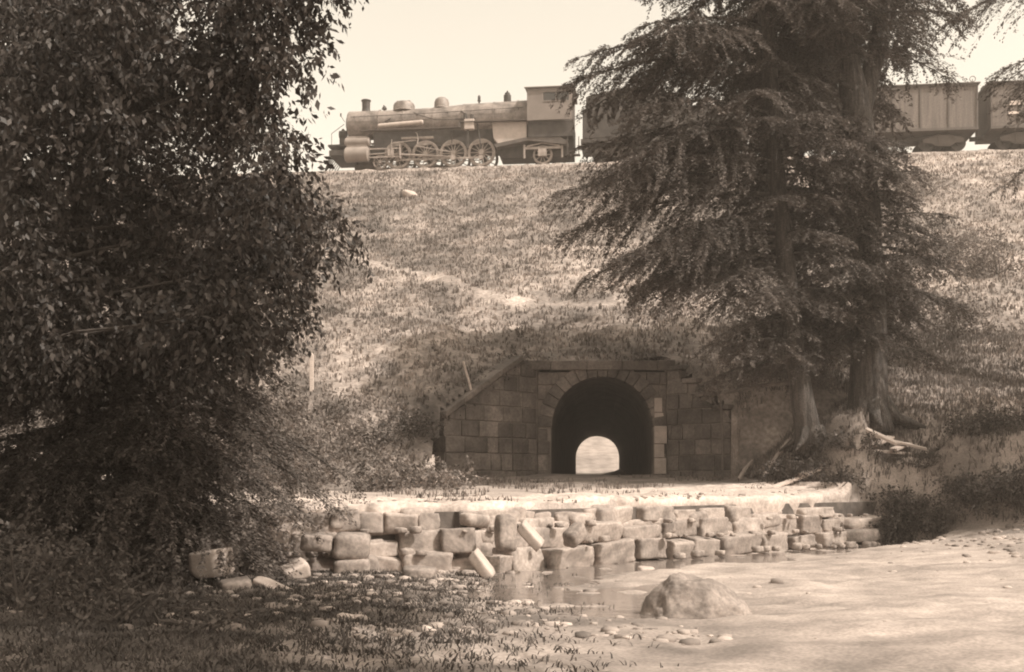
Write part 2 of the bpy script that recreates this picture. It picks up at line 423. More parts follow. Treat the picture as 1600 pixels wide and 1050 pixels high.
def conifer(name, base, trunk_pts, radii, zlo, zhi, nb, rfun, seed, label, dens=1.0, droop=.35, leaf=.072, group=None,
            material='hem', az_skip=lambda az, z: math.sin(az) < -.55, skiprate=.45, roots=True, forks=(), zlow_fn=None, cat='tree', dead=6):
    """trunk with limbs + a crown of flat drooping needle sprays; rfun(az, z) = reach of a limb"""
    r = np.random.RandomState(seed)
    root = empty(name, base); tag(root, label, cat, group)
    B = np.array(base)
    tp = np.array(trunk_pts, float)
    mb = MB(); trunk_mesh(mb, [Vector(p) for p in (tp - B)], radii, seed=seed)
    for fp, fr in forks: trunk_mesh(mb, [Vector(np.array(p) - B) for p in fp], fr, n=12)
    if roots:
        for k in range(7):
            a = k * .9 + r.rand() * .5; L = radii[0] * r.uniform(1.5, 2.3)
            q0 = Vector((math.cos(a) * radii[0] * .5, math.sin(a) * radii[0] * .5, .5 * radii[0] + .15)); q1 = Vector((math.cos(a) * L * .5, math.sin(a) * L * .5, .02)); q2 = Vector((math.cos(a) * L, math.sin(a) * L, -.25))
            mb.tube([q0, q1, q2], [radii[0] * .36, radii[0] * .22, radii[0] * .06], 7)
    V = []; Fc = []; off = 0
    for b in range(nb):
        z = zlo + (zhi - zlo) * ((b + r.rand()) / nb)
        az = r.rand() * 2 * np.pi
        L = rfun(az, z) * r.uniform(.62, 1.06)
        if L < .35: continue
        if az_skip is not None and az_skip(az, z) and r.rand() < skiprate: continue
        bx = np.interp(z, tp[:, 2], tp[:, 0]); by = np.interp(z, tp[:, 2], tp[:, 1]); p0 = np.array([bx, by, z])
        dh = np.array([np.cos(az), np.sin(az), 0]); side = np.array([-np.sin(az), np.cos(az), 0]); upv = np.array([0, 0, 1.])
        a1 = r.uniform(.0, .22); a2 = droop * r.uniform(.8, 1.5)
        curve = lambda t: p0 + dh * L * t[:, None] + upv * (L * (a1 * t - a2 * t * t))[:, None]
        # limb wood
        tt = np.linspace(0, 1, 6); pc = curve(tt) - B
        rb = .012 + L * .009
        mb.tube([Vector(q) for q in pc], [rb * (1.1 - .95 * t) for t in tt], 5, cap=False)
        # branchlets
        nbl = int((6 + L * 7.5) * dens)
        t = np.sort(r.uniform(.16, 1.0, nbl)); sgn = np.where(r.rand(nbl) < .5, -1, 1)
        bp = curve(t)
        bl = (L * .33 * np.sin(np.pi * np.clip(t * .85 + .12, 0, 1)) + .22) * r.uniform(.6, 1.25, nbl)
        bd = norm(side[None] * sgn[:, None] * r.uniform(.5, 1.0, nbl)[:, None] + dh[None] * r.uniform(.35, .8, nbl)[:, None] + upv[None] * r.uniform(-.35, .12, nbl)[:, None])
        nl = np.maximum(4, (bl / .029 * dens).astype(int)) * 2
        idx = np.repeat(np.arange(nbl), nl)
        u = r.rand(len(idx))
        drp = (bl[idx] * u ** 1.6 * (.38 + .25 * r.rand(nbl)[idx]))
        p = bp[idx] + bd[idx] * (bl[idx] * u)[:, None] - upv[None] * drp[:, None]
        p = p + r.normal(0, .022, p.shape)
        q = norm(np.cross(bd[idx], upv)) * np.where(r.rand(len(idx)) < .5, -1, 1)[:, None]
        d = norm(bd[idx] * .75 + q * r.uniform(.3, 1.0, len(idx))[:, None] - upv * (r.uniform(.0, .9, len(idx)) * (.4 + .6 * u))[:, None])
        wd = norm(np.cross(d, upv + r.normal(0, .35, d.shape)))
        Ls = leaf * r.uniform(.6, 1.5, len(idx)); Ws = Ls * r.uniform(.15, .27, len(idx))
        v, f = leaf_arrays(p - B, d, wd, Ls, Ws)
        V.append(v); Fc.append(f + off); off += len(v)
        # branchlet stems
        for k in range(0, nbl, 2):
            q0 = bp[k] - B; q1 = q0 + bd[k] * bl[k] * .9 - upv * bl[k] * .35
            mb.tube([Vector(q0), Vector((q0 + q1) / 2 + upv * bl[k] * .08), Vector(q1)], [.006, .005, .002], 3, cap=False)
    for k in range(dead):
        z = r.uniform(tp[0, 2] + .8, zlo + (zhi - zlo) * .6); az = r.rand() * 6.28; L = r.uniform(.5, 1.6)
        bx = np.interp(z, tp[:, 2], tp[:, 0]); by = np.interp(z, tp[:, 2], tp[:, 1])
        q0 = np.array([bx, by, z]) - B; q2 = q0 + np.array([np.cos(az) * L, np.sin(az) * L, -L * r.uniform(0, .4)])
        mb.tube([Vector(q0), Vector((q0 + q2) / 2 + np.array([0, 0, .06])), Vector(q2)], [.025, .016, .006], 5, cap=False)
    tr = mb.build('trunk', M['bark'], root)
    tr.data.shade_smooth() if hasattr(tr.data, 'shade_smooth') else None
    if V:
        me = np_mesh('crown', np.concatenate(V), np.concatenate(Fc)); link('crown', me, M[material], root)
    return root

def leafy(name, base, clumps, seed, label, cat='tree', leaf=.11, per=180, material='leafy', stems=True, trunk=None, group=None, hang=.7, ratio=.24, stem_r=.02, crown='crown'):
    """clumps: list of (x,y,z,radius[,flatten]) world positions"""
    r = np.random.RandomState(seed); root = empty(name, base); tag(root, label, cat, group); B = np.array(base, float)
    mb = MB()
    if trunk: trunk_mesh(mb, [Vector(np.array(p) - B) for p in trunk[0]], trunk[1], seed=seed)
    V = []; Fc = []; off = 0
    tz = np.array([p[2] for p in trunk[0]]) if trunk else None
    for ci_, c in enumerate(clumps):
        cc = np.array(c[:3]); R_ = c[3]; fl = c[4] if len(c) > 4 else .75
        nt_ = max(4, int(per * R_ * R_ / .25 / 3.2))
        dirs = norm(r.normal(0, 1, (nt_, 3))); rad = R_ * r.rand(nt_) ** .45
        tw = cc + dirs * rad[:, None] * [1, 1, fl]
        tdir = norm(dirs * .8 + r.normal(0, .5, dirs.shape) - [0, 0, .35])
        nl = 14; idx = np.repeat(np.arange(nt_), nl); u = r.rand(len(idx))
        TL = .42 * min(1, R_ / .5 + .3)
        p = tw[idx] + tdir[idx] * (u * TL)[:, None] - np.array([0, 0, 1]) * (u * u * .14)[:, None] + r.normal(0, .02, (len(idx), 3))
        d = norm(tdir[idx] * .5 + r.normal(0, .55, (len(idx), 3)) - np.array([0, 0, hang]))
        wd = norm(np.cross(d, r.normal(0, 1, d.shape)))
        Ls = leaf * r.uniform(.35, 1.35, len(idx)); Ws = Ls * ratio * r.uniform(.8, 1.2, len(idx))
        v, f = leaf_arrays(p - B, d, wd, Ls, Ws); V.append(v); Fc.append(f + off); off += len(v)
        if stems and ci_ % (6 if trunk else 1) == 0:
            if trunk:
                zz = min(max(cc[2] - R_ * 1.2, tz[0] + .3), tz[-1])
                q0 = np.array([np.interp(zz, tz, [p_[k] for p_ in trunk[0]]) for k in (0, 1)] + [zz])
            else: q0 = B + r.normal(0, .12, 3) * [1, 1, 0]
            mid = (q0 + cc) / 2 + r.normal(0, .12, 3)
            mb.tube([Vector(q0 - B), Vector(mid - B), Vector(cc - B)], [stem_r * 1.6, stem_r, stem_r * .5], 5, cap=False)
            for k in range(0, nt_, 6):
                mb.tube([Vector(cc - B), Vector(tw[k] - B), Vector(tw[k] + tdir[k] * TL - B)], [stem_r * .4, stem_r * .25, .002], 3, cap=False)
    mb.build('trunk' if trunk else 'stem', M['bark2'], root)
    link(crown, np_mesh(crown, np.concatenate(V), np.concatenate(Fc)), M[material], root)
    return root

# ------------------------------------------------------------ hemlocks on the right bank
def prof(zs, rl, rr, rf, rb):
    def f(az, z):
        a = np.interp(z, zs, rl); b = np.interp(z, zs, rr); c = np.interp(z, zs, rf); d = np.interp(z, zs, rb)
        ca, sa = math.cos(az), math.sin(az)
        h = b if ca > 0 else a; v = d if sa > 0 else c
        return math.sqrt((h * ca) ** 2 + (v * sa) ** 2)
    return f
Y1 = 29.5
b1 = P(1265, 690, Y1)
t1 = [tuple(b1 + Vector((0, 0, -.35))), tuple(P(1262, 670, Y1)), tuple(P(1243, 560, Y1)), tuple(P(1228, 420, Y1 + .1)), tuple(P(1213, 270, Y1 + .2)), tuple(P(1200, 80, Y1 + .3)), tuple(P(1182, -130, Y1 + .4)), tuple(P(1172, -240, Y1 + .5)), tuple(P(1168, -320, Y1 + .5))]
r1 = [.42, .33, .265, .245, .23, .21, .15, .08, .02]
#                       z:   2.0  2.9  4.2  5.2  6.0  6.9  7.6  8.3  9.3 10.6 12.5 15  18  20.3
Z1 = [1.9, 2.7, 3.7, 4.8, 5.7, 6.6, 7.4, 8.2, 9.2, 10.4, 12.4, 14, 16, 18]
conifer('hemlock_tree', tuple(b1), t1, r1, 2.8, 17.3, 232,
        prof(Z1, [1.0, 1.9, 3.2, 4.0, 4.6, 5.6, 6.9, 6.5, 6.3, 6.0, 4.8, 3.4, 1.6, .4],
                 [.8, 1.1, 1.5, 2.2, 2.4, 2.8, 2.8, 2.6, 2.3, 1.7, 2.4, 2.6, 1.8, .4],
                 [.3, .6, 1.2, 1.6, 2.0, 2.4, 2.6, 2.4, 2.2, 2.2, 3.0, 3.0, 2.0, .4],
                 [1.2, 1.9, 2.5, 3.2, 3.6, 4.0, 4.2, 4.0, 4.0, 4.4, 5.0, 4.2, 2.4, .4]),
        11, 'tall slender hemlock leaning slightly left, its long drooping boughs hanging over the tunnel mouth', dens=1.3, droop=.27, az_skip=lambda az, z: (math.sin(az) < -.5 and z < 7.5) or 9.9 < z < 10.8, skiprate=.6)
Y2 = 30.3
b2 = P(1358, 655, Y2)
t2 = [tuple(b2 + Vector((0, 0, -.35))), tuple(P(1357, 630, Y2)), tuple(P(1358, 560, Y2)), tuple(P(1358, 480, Y2)), tuple(P(1352, 350, Y2)), tuple(P(1342, 200, Y2)), tuple(P(1335, 150, Y2)), tuple(P(1318, 70, Y2)), tuple(P(1308, -120, Y2)), tuple(P(1302, -240, Y2)), tuple(P(1300, -320, Y2))]
r2 = [.66, .53, .47, .45, .42, .40, .38, .27, .18, .08, .02]
fork = ([tuple(P(1340, 190, Y2)), tuple(P(1356, 130, Y2 + .1)), tuple(P(1374, 60, Y2 + .2)), tuple(P(1392, -120, Y2 + .4)), tuple(P(1400, -350, Y2 + .5))], [.32, .27, .24, .15, .03])
conifer('hemlock_tree', tuple(b2), t2, r2, 3.6, 18.0, 215,
        prof(Z1, [.5, 1.0, 1.8, 2.4, 2.6, 2.6, 2.5, 2.2, 1.6, 1.4, 2.6, 3.2, 2.2, .4],
                 [.3, .8, 2.2, 3.5, 3.4, 2.9, 2.0, 1.5, 1.4, 2.8, 3.8, 3.6, 2.2, .4],
                 [.2, .4, 1.2, 1.8, 2.1, 2.3, 2.4, 2.0, 1.5, 1.5, 2.6, 2.9, 2.0, .4],
                 [.4, 1.0, 2.4, 3.2, 3.4, 3.4, 3.2, 2.6, 2.0, 3.4, 5.0, 5.0, 3.4, .6]),
        12, 'thick trunked hemlock forking in two high up, with boards piled at its foot', dens=1.3, droop=.27, az_skip=lambda az, z: 9.9 < z < 11.2, skiprate=.6, forks=[fork], dead=3)
# a neighbour whose trunk stands just right of the view
Y3 = 31.5; b3 = Vector((16.2, Y3, float(surf_z(16.2, Y3))))
conifer('hemlock_tree', tuple(b3), [tuple(b3 + Vector((0, 0, -.3))), tuple(b3 + Vector((0, 0, 9))), tuple(b3 + Vector((-.3, 0, 19)))], [.4, .26, .02], 9.3, 20.5, 70,
        prof([9, 11, 14, 17, 20.5], [2.6, 4.2, 4.4, 2.8, .4], [2, 3, 3, 2, .4], [2, 3, 3, 2, .4], [2, 3, 3, 2, .4]),
        13, 'hemlock bough reaching in at the top right corner from a trunk out of view', dens=.9)

bs = (17.7, 25.2, float(ground_z(17.7, 25.2))); r = np.random.RandomState(5)
leafy('broadleaf_tree', bs, [(17.7 + r.uniform(-2.4, 2.2), 25.2 + r.uniform(-3.0, 3.0), r.uniform(4.5, 11), r.uniform(.5, .9), .75) for k in range(90)], 32,
      'broadleaf tree standing beyond the right edge that shades the bank bushes', per=70, leaf=.16,
      trunk=([(bs[0], bs[1], bs[2] - .3), (17.6, 25.2, 4), (17.7, 25.1, 10)], [.3, .2, .05]))
bs = (9.8, 1.0, float(ground_z(9.8, 1.0))); r = np.random.RandomState(6)  # canopy out of view, added for its shade on the lower left
leafy('broadleaf_tree', bs, [(r.uniform(.2, 4.8), r.uniform(3.2, 11.5), r.uniform(6.6, 8.6), r.uniform(.4, .75), .7) for k in range(160)], 35,
      'broadleaf tree unseen outside the view, added to shade the lower left corner', per=90, leaf=.13,
      trunk=([(bs[0], bs[1], bs[2] - .3), (9.6, 1.3, 3.5), (7.6, 3.6, 7.6), (2.8, 8.0, 8.6)], [.3, .22, .14, .04]))
# ------------------------------------------------------------ left mass: broadleaf tree in front, hemlock beneath
r = np.random.RandomState(21)
cl = []
# right hand outline of the crown in photo pixels, per height
oy = np.array([-200, 0, 85, 130, 200, 260, 330, 400, 440, 500, 560])
ox = np.array([505, 505, 470, 440, 435, 495, 540, 535, 515, 475, 425])
for k in range(230):
    py = r.uniform(-230, 545); lim = np.interp(py, oy, ox) - 22
    px = lim - (lim + 160) * r.rand() ** 1.35
    Y = r.uniform(12.6, 15.6)
    c = P(px, py, Y); cl.append((c.x, c.y, c.z, r.uniform(.26, .5), .75))
gl = float(ground_z(-7.4, 14.2))
leafy('broadleaf_tree', (-7.4, 14.2, gl), cl, 31, 'big dark broadleaf tree with glinting leaves filling the upper left', per=190, leaf=.095,
      trunk=([(-7.4, 14.2, gl - .2), (-7.0, 14.2, 1.5), (-6.4, 14.3, 4), (-5.6, 14.4, 8.0)], [.3, .24, .17, .06]))
Y4 = 17.0
b4 = Vector((-6.45, Y4 - .3, float(ground_z(-6.45, Y4 - .3))))
Z4 = [-1, -.4, .2, .9, 1.6, 2.6, 3.6, 5, 7, 9]
conifer('hemlock_tree', tuple(b4), [tuple(b4 + Vector((0, 0, -.3))), (b4.x + .05, b4.y, 2), (b4.x + .1, b4.y, 6), (b4.x + .1, b4.y, 9.5)], [.26, .2, .12, .02], -.55, 9, 235,
        prof(Z4, [1.5, 2, 2.4, 2.6, 2.6, 2.6, 2.4, 2.2, 1.6, .4], [1.9, 2.9, 3.9, 4.4, 3.7, 3.0, 3.2, 2.8, 1.8, .4], [1.8, 2.3, 2.7, 2.9, 2.9, 2.7, 2.4, 1.9, 1.2, .4], [1.4, 1.8, 2.2, 2.4, 2.4, 2.3, 2, 1.8, 1.2, .4]),
        14, 'dark hemlock on the left bank with low feathery boughs hanging to the dam', leaf=.055, dens=1.6, droop=.42, dead=8)
x5, y5 = -5.5, 15.6; z5 = float(ground_z(x5, y5))
conifer('hemlock_tree', (x5, y5, z5), [(x5, y5, z5 - .2), (x5 + .05, y5, .6), (x5, y5, 2.5)], [.07, .05, .01], z5 + .15, 2.4, 85,
        prof([-1.5, -1, 0, 1, 2.5], [1.2, 1.5, 1.6, 1.2, .3], [1.0, 1.5, 1.7, 1.2, .3], [.6, .8, .9, .7, .2], [1, 1.2, 1.2, .9, .2]),
        17, 'young hemlock low before the big left trees, above the pale squared block', leaf=.05, dens=2.0, droop=.4, dead=0, roots=False, az_skip=None)
# ------------------------------------------------------------ shrubs
def shrub(px, py, Y, w, h, seed, label, material='shrub', leaf=.06, per=170, n=9, z=None):
    x = (px - 800) / F * Y; z0 = float(surf_z(x, Y)) if z is None else z
    r = np.random.RandomState(seed); cl = []
    for k in range(n):
        a = r.rand() * 6.28; q = r.rand() ** .5
        hh = h * (.25 + .6 * r.rand()) * (1 - .45 * q)
        cl.append((x + math.cos(a) * w * .5 * q, Y + math.sin(a) * w * .4 * q, z0 + hh, min(w, h) * r.uniform(.18, .3), .8))
    return leafy('shrub', (x, Y, z0), cl, seed + 500, label, cat='shrub', leaf=leaf, per=per, material=material, stem_r=.012, hang=.2, ratio=.28, crown='foliage')
shrub(180, 0, 15.5, 2.2, 1.3, 1, 'dark low bush under the left hemlock, nearest the left edge', leaf=.07, n=14)
shrub(60, 0, 13.4, 1.8, 1.1, 2, 'dark bush low on the near left bank below the broadleaf tree', leaf=.07, n=12)
shrub(330, 0, 17.4, 1.4, .7, 3, 'small dark bush behind the squared stone on the left bank', leaf=.06, n=9)
shrub(30, 0, 11.6, 1.9, 1.0, 4, 'dark bush in the lower left corner, nearest the camera', leaf=.06, n=16)
shrub(175, 0, 11.3, 1.5, .62, 5, 'dark low bush on the near bank, right of the corner bush', leaf=.06, n=14)
shrub(330, 0, 10.7, 1.4, .34, 6, 'low dark tangle at the bottom edge on the near bank', leaf=.055, n=12)
shrub(165, 0, 13.6, 1.3, .8, 7, 'dark bush before the left hemlock, left of the small loose stone', leaf=.06, n=12)
for i, (px, Y, w_, h_, lb) in enumerate([
    (1225, 29.4, 1.1, .75, 'dark brushy root tangle under the slender hemlock at the bank edge'),
    (1275, 28.9, 1.1, .85, 'dark brush on the bank face just right of the slender hemlock'),
    (1355, 27.9, 1.3, .75, 'dark brush hiding the bank face between the dam end and the thick hemlock'),
    (1325, 28.75, 1.5, .6, 'dark brush over the crown of the earth mound before the thick hemlock'),
    (1310, 28.3, 1.2, .6, 'dark leafy bush on the bank face below the thick hemlock'),
    (1385, 27.6, 1.0, 1.1, 'weedy bush growing at the right end of the dam'),
    (1445, 28.1, 1.6, .7, 'dark bush on the upper bank just right of the dam end'),
    (1515, 28.0, 1.8, .8, 'dark bush filling the upper bank near the right edge'),
    (1585, 27.8, 1.8, .9, 'dark bush at the far right edge of the upper bank'),
    (1410, 27.9, 1.3, .9, 'low dark bush at the water line against the dam end'),
    (1460, 27.3, 1.6, 1.1, 'low dark bush at the bank foot, second from the dam end'),
    (1520, 26.9, 1.6, 1.1, 'low dark bush at the bank foot, third from the dam end'),
    (1585, 26.3, 1.7, 1.1, 'low dark bush at the bank foot, cut by the right edge')]):
    shrub(px, 0, Y, w_, h_, 40 + i, lb, leaf=.07, per=230, n=15)
shrub(655, 0, 30.7, 1.5, .9, 91, 'dark bush crowding the end of the left wing wall', leaf=.07, per=220, n=14)
shrub(600, 0, 30.2, 1.6, .8, 92, 'dark bush at the slope toe, left of the bush at the wing wall end', leaf=.07, per=220, n=14)
for i, (px, Y, w_, h_, lb) in enumerate([
    (1425, 38.0, 2.6, 1.5, 'pale bush on the slope low behind the thick hemlock trunk'),
    (1500, 36.8, 2.8, 1.4, 'pale rounded bush on the slope by the right edge'),
    (1470, 44.0, 3.0, 1.9, 'pale bush halfway up the slope at the right'),
    (1560, 42.0, 2.6, 1.7, 'pale bush halfway up the slope at the far right edge'),
    (1440, 53.0, 3.0, 1.6, 'pale bush high on the slope under the boxcars'),
    (1180, 35.6, 2.0, 1.2, 'pale bush on the slope seen between the tunnel wing and the slender hemlock'),
    (1300, 37.0, 2.4, 1.3, 'pale bush on the slope seen between the two hemlock trunks')]):
    shrub(px, 0, Y, w_, h_, 60 + i, lb, material='pale_shrub', leaf=.09, per=110, n=12)
# rank weeds at the toe of the slope, left of the tunnel
cl = []; r = np.random.RandomState(77)
for k in range(230):
    x = r.uniform(-8.2, -.9); y = r.uniform(26.3, 31.2)
    if open_dist(x, y) < -.3 and y < 30: 
        if r.rand() < .6: continue
    cl.append((x, y, float(surf_z(x, y)) + r.uniform(.05, .3), r.uniform(.18, .36), .9))
o = leafy('weeds', (-3.2, 29, float(surf_z(-3.2, 29))), cl, 78, 'rank leafy weeds at the toe of the slope left of the tunnel', cat='weeds', leaf=.1, per=150, material='weed', stem_r=.006, stems=False, hang=.1, ratio=.26, crown='foliage')
o['kind'] = 'stuff'

cl = []; r = np.random.RandomState(79)
while len(cl) < 330:
    x = r.uniform(-12, 22); y = r.uniform(30, 62)
    if fbm(x * .3, y * .3, 3, 23) < .05 or open_dist(x, y) < .2 or path_tone(x, y) > .3 or y > trackY(x) - 3: continue
    cl.append((x, y, float(surf_z(x, y)) + .03, r.uniform(.15, .5), .35))
leafy('slope_weeds', (0, 45, float(surf_z(0, 45))), cl, 80, 'dark low weed patches scattered over the railway embankment', cat='weeds', leaf=.09, per=26, material='weed', stems=False, hang=.0, ratio=.3, crown='foliage')['kind'] = 'stuff'
# brush hanging over the tops of the portal walls
cl = []
for k in range(46):
    if k % 3: u = r.uniform(.4, 3.6) * .707; x, y, z = XL - u - .25, PY - u + .25, EM0 + .35 - .85 * u
    elif k % 2: u = r.uniform(.1, 1.5); x, y, z = XR + u + .3, PY - u + .3, EM0 - .05 - 1.06 * u
    else: x, y, z = r.uniform(XL, XR + .3), PY + .35, EM0 + .02
    cl.append((x, y, z + r.uniform(-.05, .15), r.uniform(.14, .3), .7))
leafy('portal_brush', (XL, PY + .4, EM0), cl, 81, 'low brush and weeds hanging over the top of the tunnel walls', cat='brush', leaf=.08, per=90, material='shrub', stems=False, hang=.4, ratio=.26, crown='foliage')['kind'] = 'stuff'

# ------------------------------------------------------------ stone blocks
def rock_mesh(size, seed, sq=5.0, rough=.05, n=6):
    """rounded, chipped block centred on the origin"""
    r = np.random.RandomState(seed); lin = np.linspace(-1, 1, n + 1)
    V = []; Fc = []; key = {}
    def vid(p):
        k = tuple(np.round(p, 4))
        if k not in key: key[k] = len(V); V.append(p)
        return key[k]
    for ax in range(3):
        for s in (-1, 1):
            for i in range(n):
                for j in range(n):
                    q = []
                    for (a, b) in ((i, j), (i + 1, j), (i + 1, j + 1), (i, j + 1)):
                        p = [0, 0, 0]; p[ax] = s; p[(ax + 1) % 3] = lin[a]; p[(ax + 2) % 3] = lin[b]; q.append(vid(p))
                    Fc.append(q if s > 0 else q[::-1])
    V = np.array(V, float)
    nrm = (np.abs(V) ** sq).sum(1) ** (1 / sq); V = V / nrm[:, None]
    sk = r.uniform(-.07, .07, (3, 3)); V = V + V @ sk
    ph = r.uniform(0, 6.28, (6, 3)); am = 0
    for k in range(6):
        fr = r.uniform(1.5, 5.5, 3); am = am + np.sin(V @ (fr * r.choice([-1, 1], 3)) + ph[k, 0]) / 6
    V = V * (1 + rough * 1.6 * am + rough * r.normal(0, .25, len(V)))[:, None]
    for k in range(5 if n > 3 else 3):      # broken faces
        q = r.normal(0, 1, 3); q /= np.linalg.norm(q); dd_ = (np.abs(q).sum()) * r.uniform(.80, .95)
        over = V @ q - dd_; V = V - np.clip(over, 0, 9)[:, None] * q[None]
    return V * np.array(size) / 2, np.array(Fc)

def stone(name, c, size, rot, seed, label, material='block', cat='stone block', sq=7, rough=.035, group=None, n=6):
    v, f = rock_mesh(size, seed, sq, rough, n); me = np_mesh(name, v, f)
    o = link(name, me, M[material]); o.location = c; o.rotation_euler = rot
    tag(o, label, cat, group); return o

# dam: rough coursed blocks along the polyline; each course set back a little from the one below
def dam_frame(px):
    """point on the face line seen at photo column px, with its direction"""
    k = (px - 800) / F
    for i in range(len(DAM) - 1):
        (x0, y0), (x1, y1) = DAM[i], DAM[i + 1]
        # x0 + t dx = k (y0 + t dy)
        t = (k * y0 - x0) / ((x1 - x0) - k * (y1 - y0))
        if t <= 1 or i == len(DAM) - 2:
            return x0 + t * (x1 - x0), y0 + t * (y1 - y0), math.atan2(y1 - y0, x1 - x0)
rd = random.Random(5)
dv = []; df = []; doff = 0
BOT = ([330, 400, 520, 760, 900, 1000, 1100, 1230, 1400], [905, 905, 903, 903, 890, 876, 866, 857, 852])
courses = [([330, 760, 900, 1000, 1150, 1300, 1400], [872, 866, 850, 840, 838, 830, 828]),
           ([330, 760, 900, 1000, 1150, 1300, 1400], [836, 832, 822, 818, 815, 808, 806]),
           ([330, 760, 900, 1000, 1150, 1300, 1400], [803, 804, 798, 794, 795, 792, 794])]
gaps = {0: [(470, 522), (733, 772)], 1: [(408, 468)], 2: [(690, 745), (845, 890)]}
LASTX = {0: 1382, 1: 1350, 2: 1310}
lowc = BOT
for ci, top in enumerate(courses):
    px = 335.0
    while px < LASTX[ci]:
        wpx = rd.uniform(34, 82) * (1 if px < 1000 else .85)
        if ci == 0 and 870 < px < 900: wpx = 108
        m = px + wpx / 2
        X, Y, ang = dam_frame(m)
        yb = np.interp(m, *lowc) + 2; yt = np.interp(m, *top) + rd.uniform(-5, 5) + (rd.random() < .15) * 9
        if ci > 0 and rd.random() < .07: px += wpx; continue
        zb = (750 - yb) / F * Y; zt = (750 - yt) / F * Y
        Lm = wpx / F * Y / max(.35, math.cos(ang)) * (.985)
        hit = any(a < m < b for a, b in gaps[ci])
        setback = .04 + ci * .17 + rd.uniform(-.06, .10) + (.22 if hit else 0)
        dep = .7; h = (zt - zb) * (1.0 if not hit else .82)
        nx, ny = math.sin(ang), -math.cos(ang)
        cx = X - nx * (setback + dep / 2 - .0); cy = Y - ny * (setback + dep / 2)
        v, f = rock_mesh((Lm * rd.uniform(.97, 1.06), dep, h * rd.uniform(.98, 1.10)), rd.randint(0, 9999), rd.choice([30, 50, 80]), .022 + .02 * rd.random(), 10)
        a = ang + rd.uniform(-.08, .08); tl = rd.uniform(-.05, .05) + (rd.random() < .2) * rd.uniform(-.14, .14)
        Rm = np.array(Matrix.Rotation(a, 3, 'Z') @ Matrix.Rotation(tl, 3, 'Y') @ Matrix.Rotation(rd.uniform(-.12, .12), 3, 'X'))
        v = v @ Rm.T + np.array([cx, cy, (zb + zt) / 2])
        dv.append(v); df.append(f + doff); doff += len(v)
        px += wpx
    lowc = top
for k in range(150):      # second layer of stones behind the face
    m = rd.uniform(380, 1375); X, Y, ang = dam_frame(m); nx, ny = math.sin(ang), -math.cos(ang)
    h = rd.uniform(.22, .4); sb = rd.uniform(.55, .8)
    v, f = rock_mesh((rd.uniform(.4, .8), .5, h), rd.randint(0, 9999), 8, .05, 6)
    v = v @ np.array(Matrix.Rotation(ang + rd.uniform(-.3, .3), 3, 'Z') @ Matrix.Rotation(rd.uniform(-.15, .15), 3, 'Y')).T + np.array([X - nx * sb, Y - ny * sb, rd.uniform(-1.4, -.62 - .012 * max(0, X) * 2)])
    dv.append(v); df.append(f + doff); doff += len(v)
for k in range(90):      # chinking stones on the ledges and at the foot
    m = rd.uniform(400, 1370); X, Y, ang = dam_frame(m); nx, ny = math.sin(ang), -math.cos(ang)
    lv = rd.choice([0, 0, 1, 2]); yy_ = np.interp(m, *([BOT] + courses)[lv]); sb = [-.28, .02, .2, .36][lv] + rd.uniform(-.1, .08)
    sz = rd.uniform(.06, .2) * (.8 if lv else 1.1)
    v, f = rock_mesh((sz * 1.4, sz, sz * .8), rd.randint(0, 9999), 6, .12, 3)
    v = v @ np.array(Matrix.Rotation(rd.uniform(0, 3), 3, 'Z')).T + np.array([X - nx * sb, Y - ny * sb, (750 - yy_) / F * Y + sz * .3])
    dv.append(v); df.append(f + doff); doff += len(v)
root = empty('stone_dam', (0, 19.5, -1.6)); tag(root, 'ruined low dam of rough stone blocks across the stream', 'dam')
v = np.concatenate(dv) - np.array([0, 19.5, -1.6])
link('blockwork', np_mesh('blockwork', v, np.concatenate(df)), M['block'], root)
# rubble core behind the face
mb = MB()
for i in range(len(DAM) - 1):
    (x0, y0), (x1, y1) = DAM[i], DAM[i + 1]; a = math.atan2(y1 - y0, x1 - x0); nx, ny = -math.sin(a), math.cos(a)
    L = math.hypot(x1 - x0, y1 - y0)
    mb.box(((x0 + x1) / 2 + nx * .78, (y0 + y1) / 2 + ny * .78 - 19.5, .48), (L + .3, .5, 1.15), Matrix.Rotation(a, 3, 'Z'))
mb.build('rubble_core', M['core'], root)

# silt crust draped over the dam crest
NS = 520; vs = []; 
sx = np.linspace(-4.9, 8.8, NS)
rows = 30
V = np.zeros((rows, NS, 3))
for j in range(rows):
    t = j / (rows - 1)
    off_ = .66 + max(0, j - 2) / (rows - 3) * 3.0
    slope_a = np.interp(sx, (dax[:-1] + dax[1:]) / 2, np.arctan2(np.diff(day), np.diff(dax)))
    x = sx - np.sin(slope_a) * off_; y = damY(sx) + np.cos(slope_a) * off_
    edge = .30 * fbm(sx * 1.1, sx * 0 + 3, 3, 33)
    if j < 6: y = y - (edge + .06) * (6 - max(j, 2)) / 4 + (.06 if j == 0 else 0) + .05 * fbm(x * 5, x * 0 + j * 3.3, 3, 39)
    z = ground_z(x, y + .4) + .03 + .06 * fbm(x * 1.6, y * 1.6, 4, 35) + .045 * fbm(x * 6, y * 6, 3, 36)
    z = z - (.42, .17, .03)[j] + (.05 * fbm(x * 4, x * 0 + j, 3, 41) if j else 0) if j < 3 else z ; z = z - .16 * sstep(.85, 1, t)
    z = np.minimum(z, -.05)
    V[j, :, 0] = x; V[j, :, 1] = y; V[j, :, 2] = z
i = (np.arange(rows - 1)[:, None] * NS + np.arange(NS - 1)[None, :])
f = np.stack([i, i + 1, i + 1 + NS, i + NS], -1).reshape(-1, 4)
o = link('silt_bar', np_mesh('silt_bar', V.reshape(-1, 3), f), M['sand'], smooth=True); o['kind'] = 'structure'

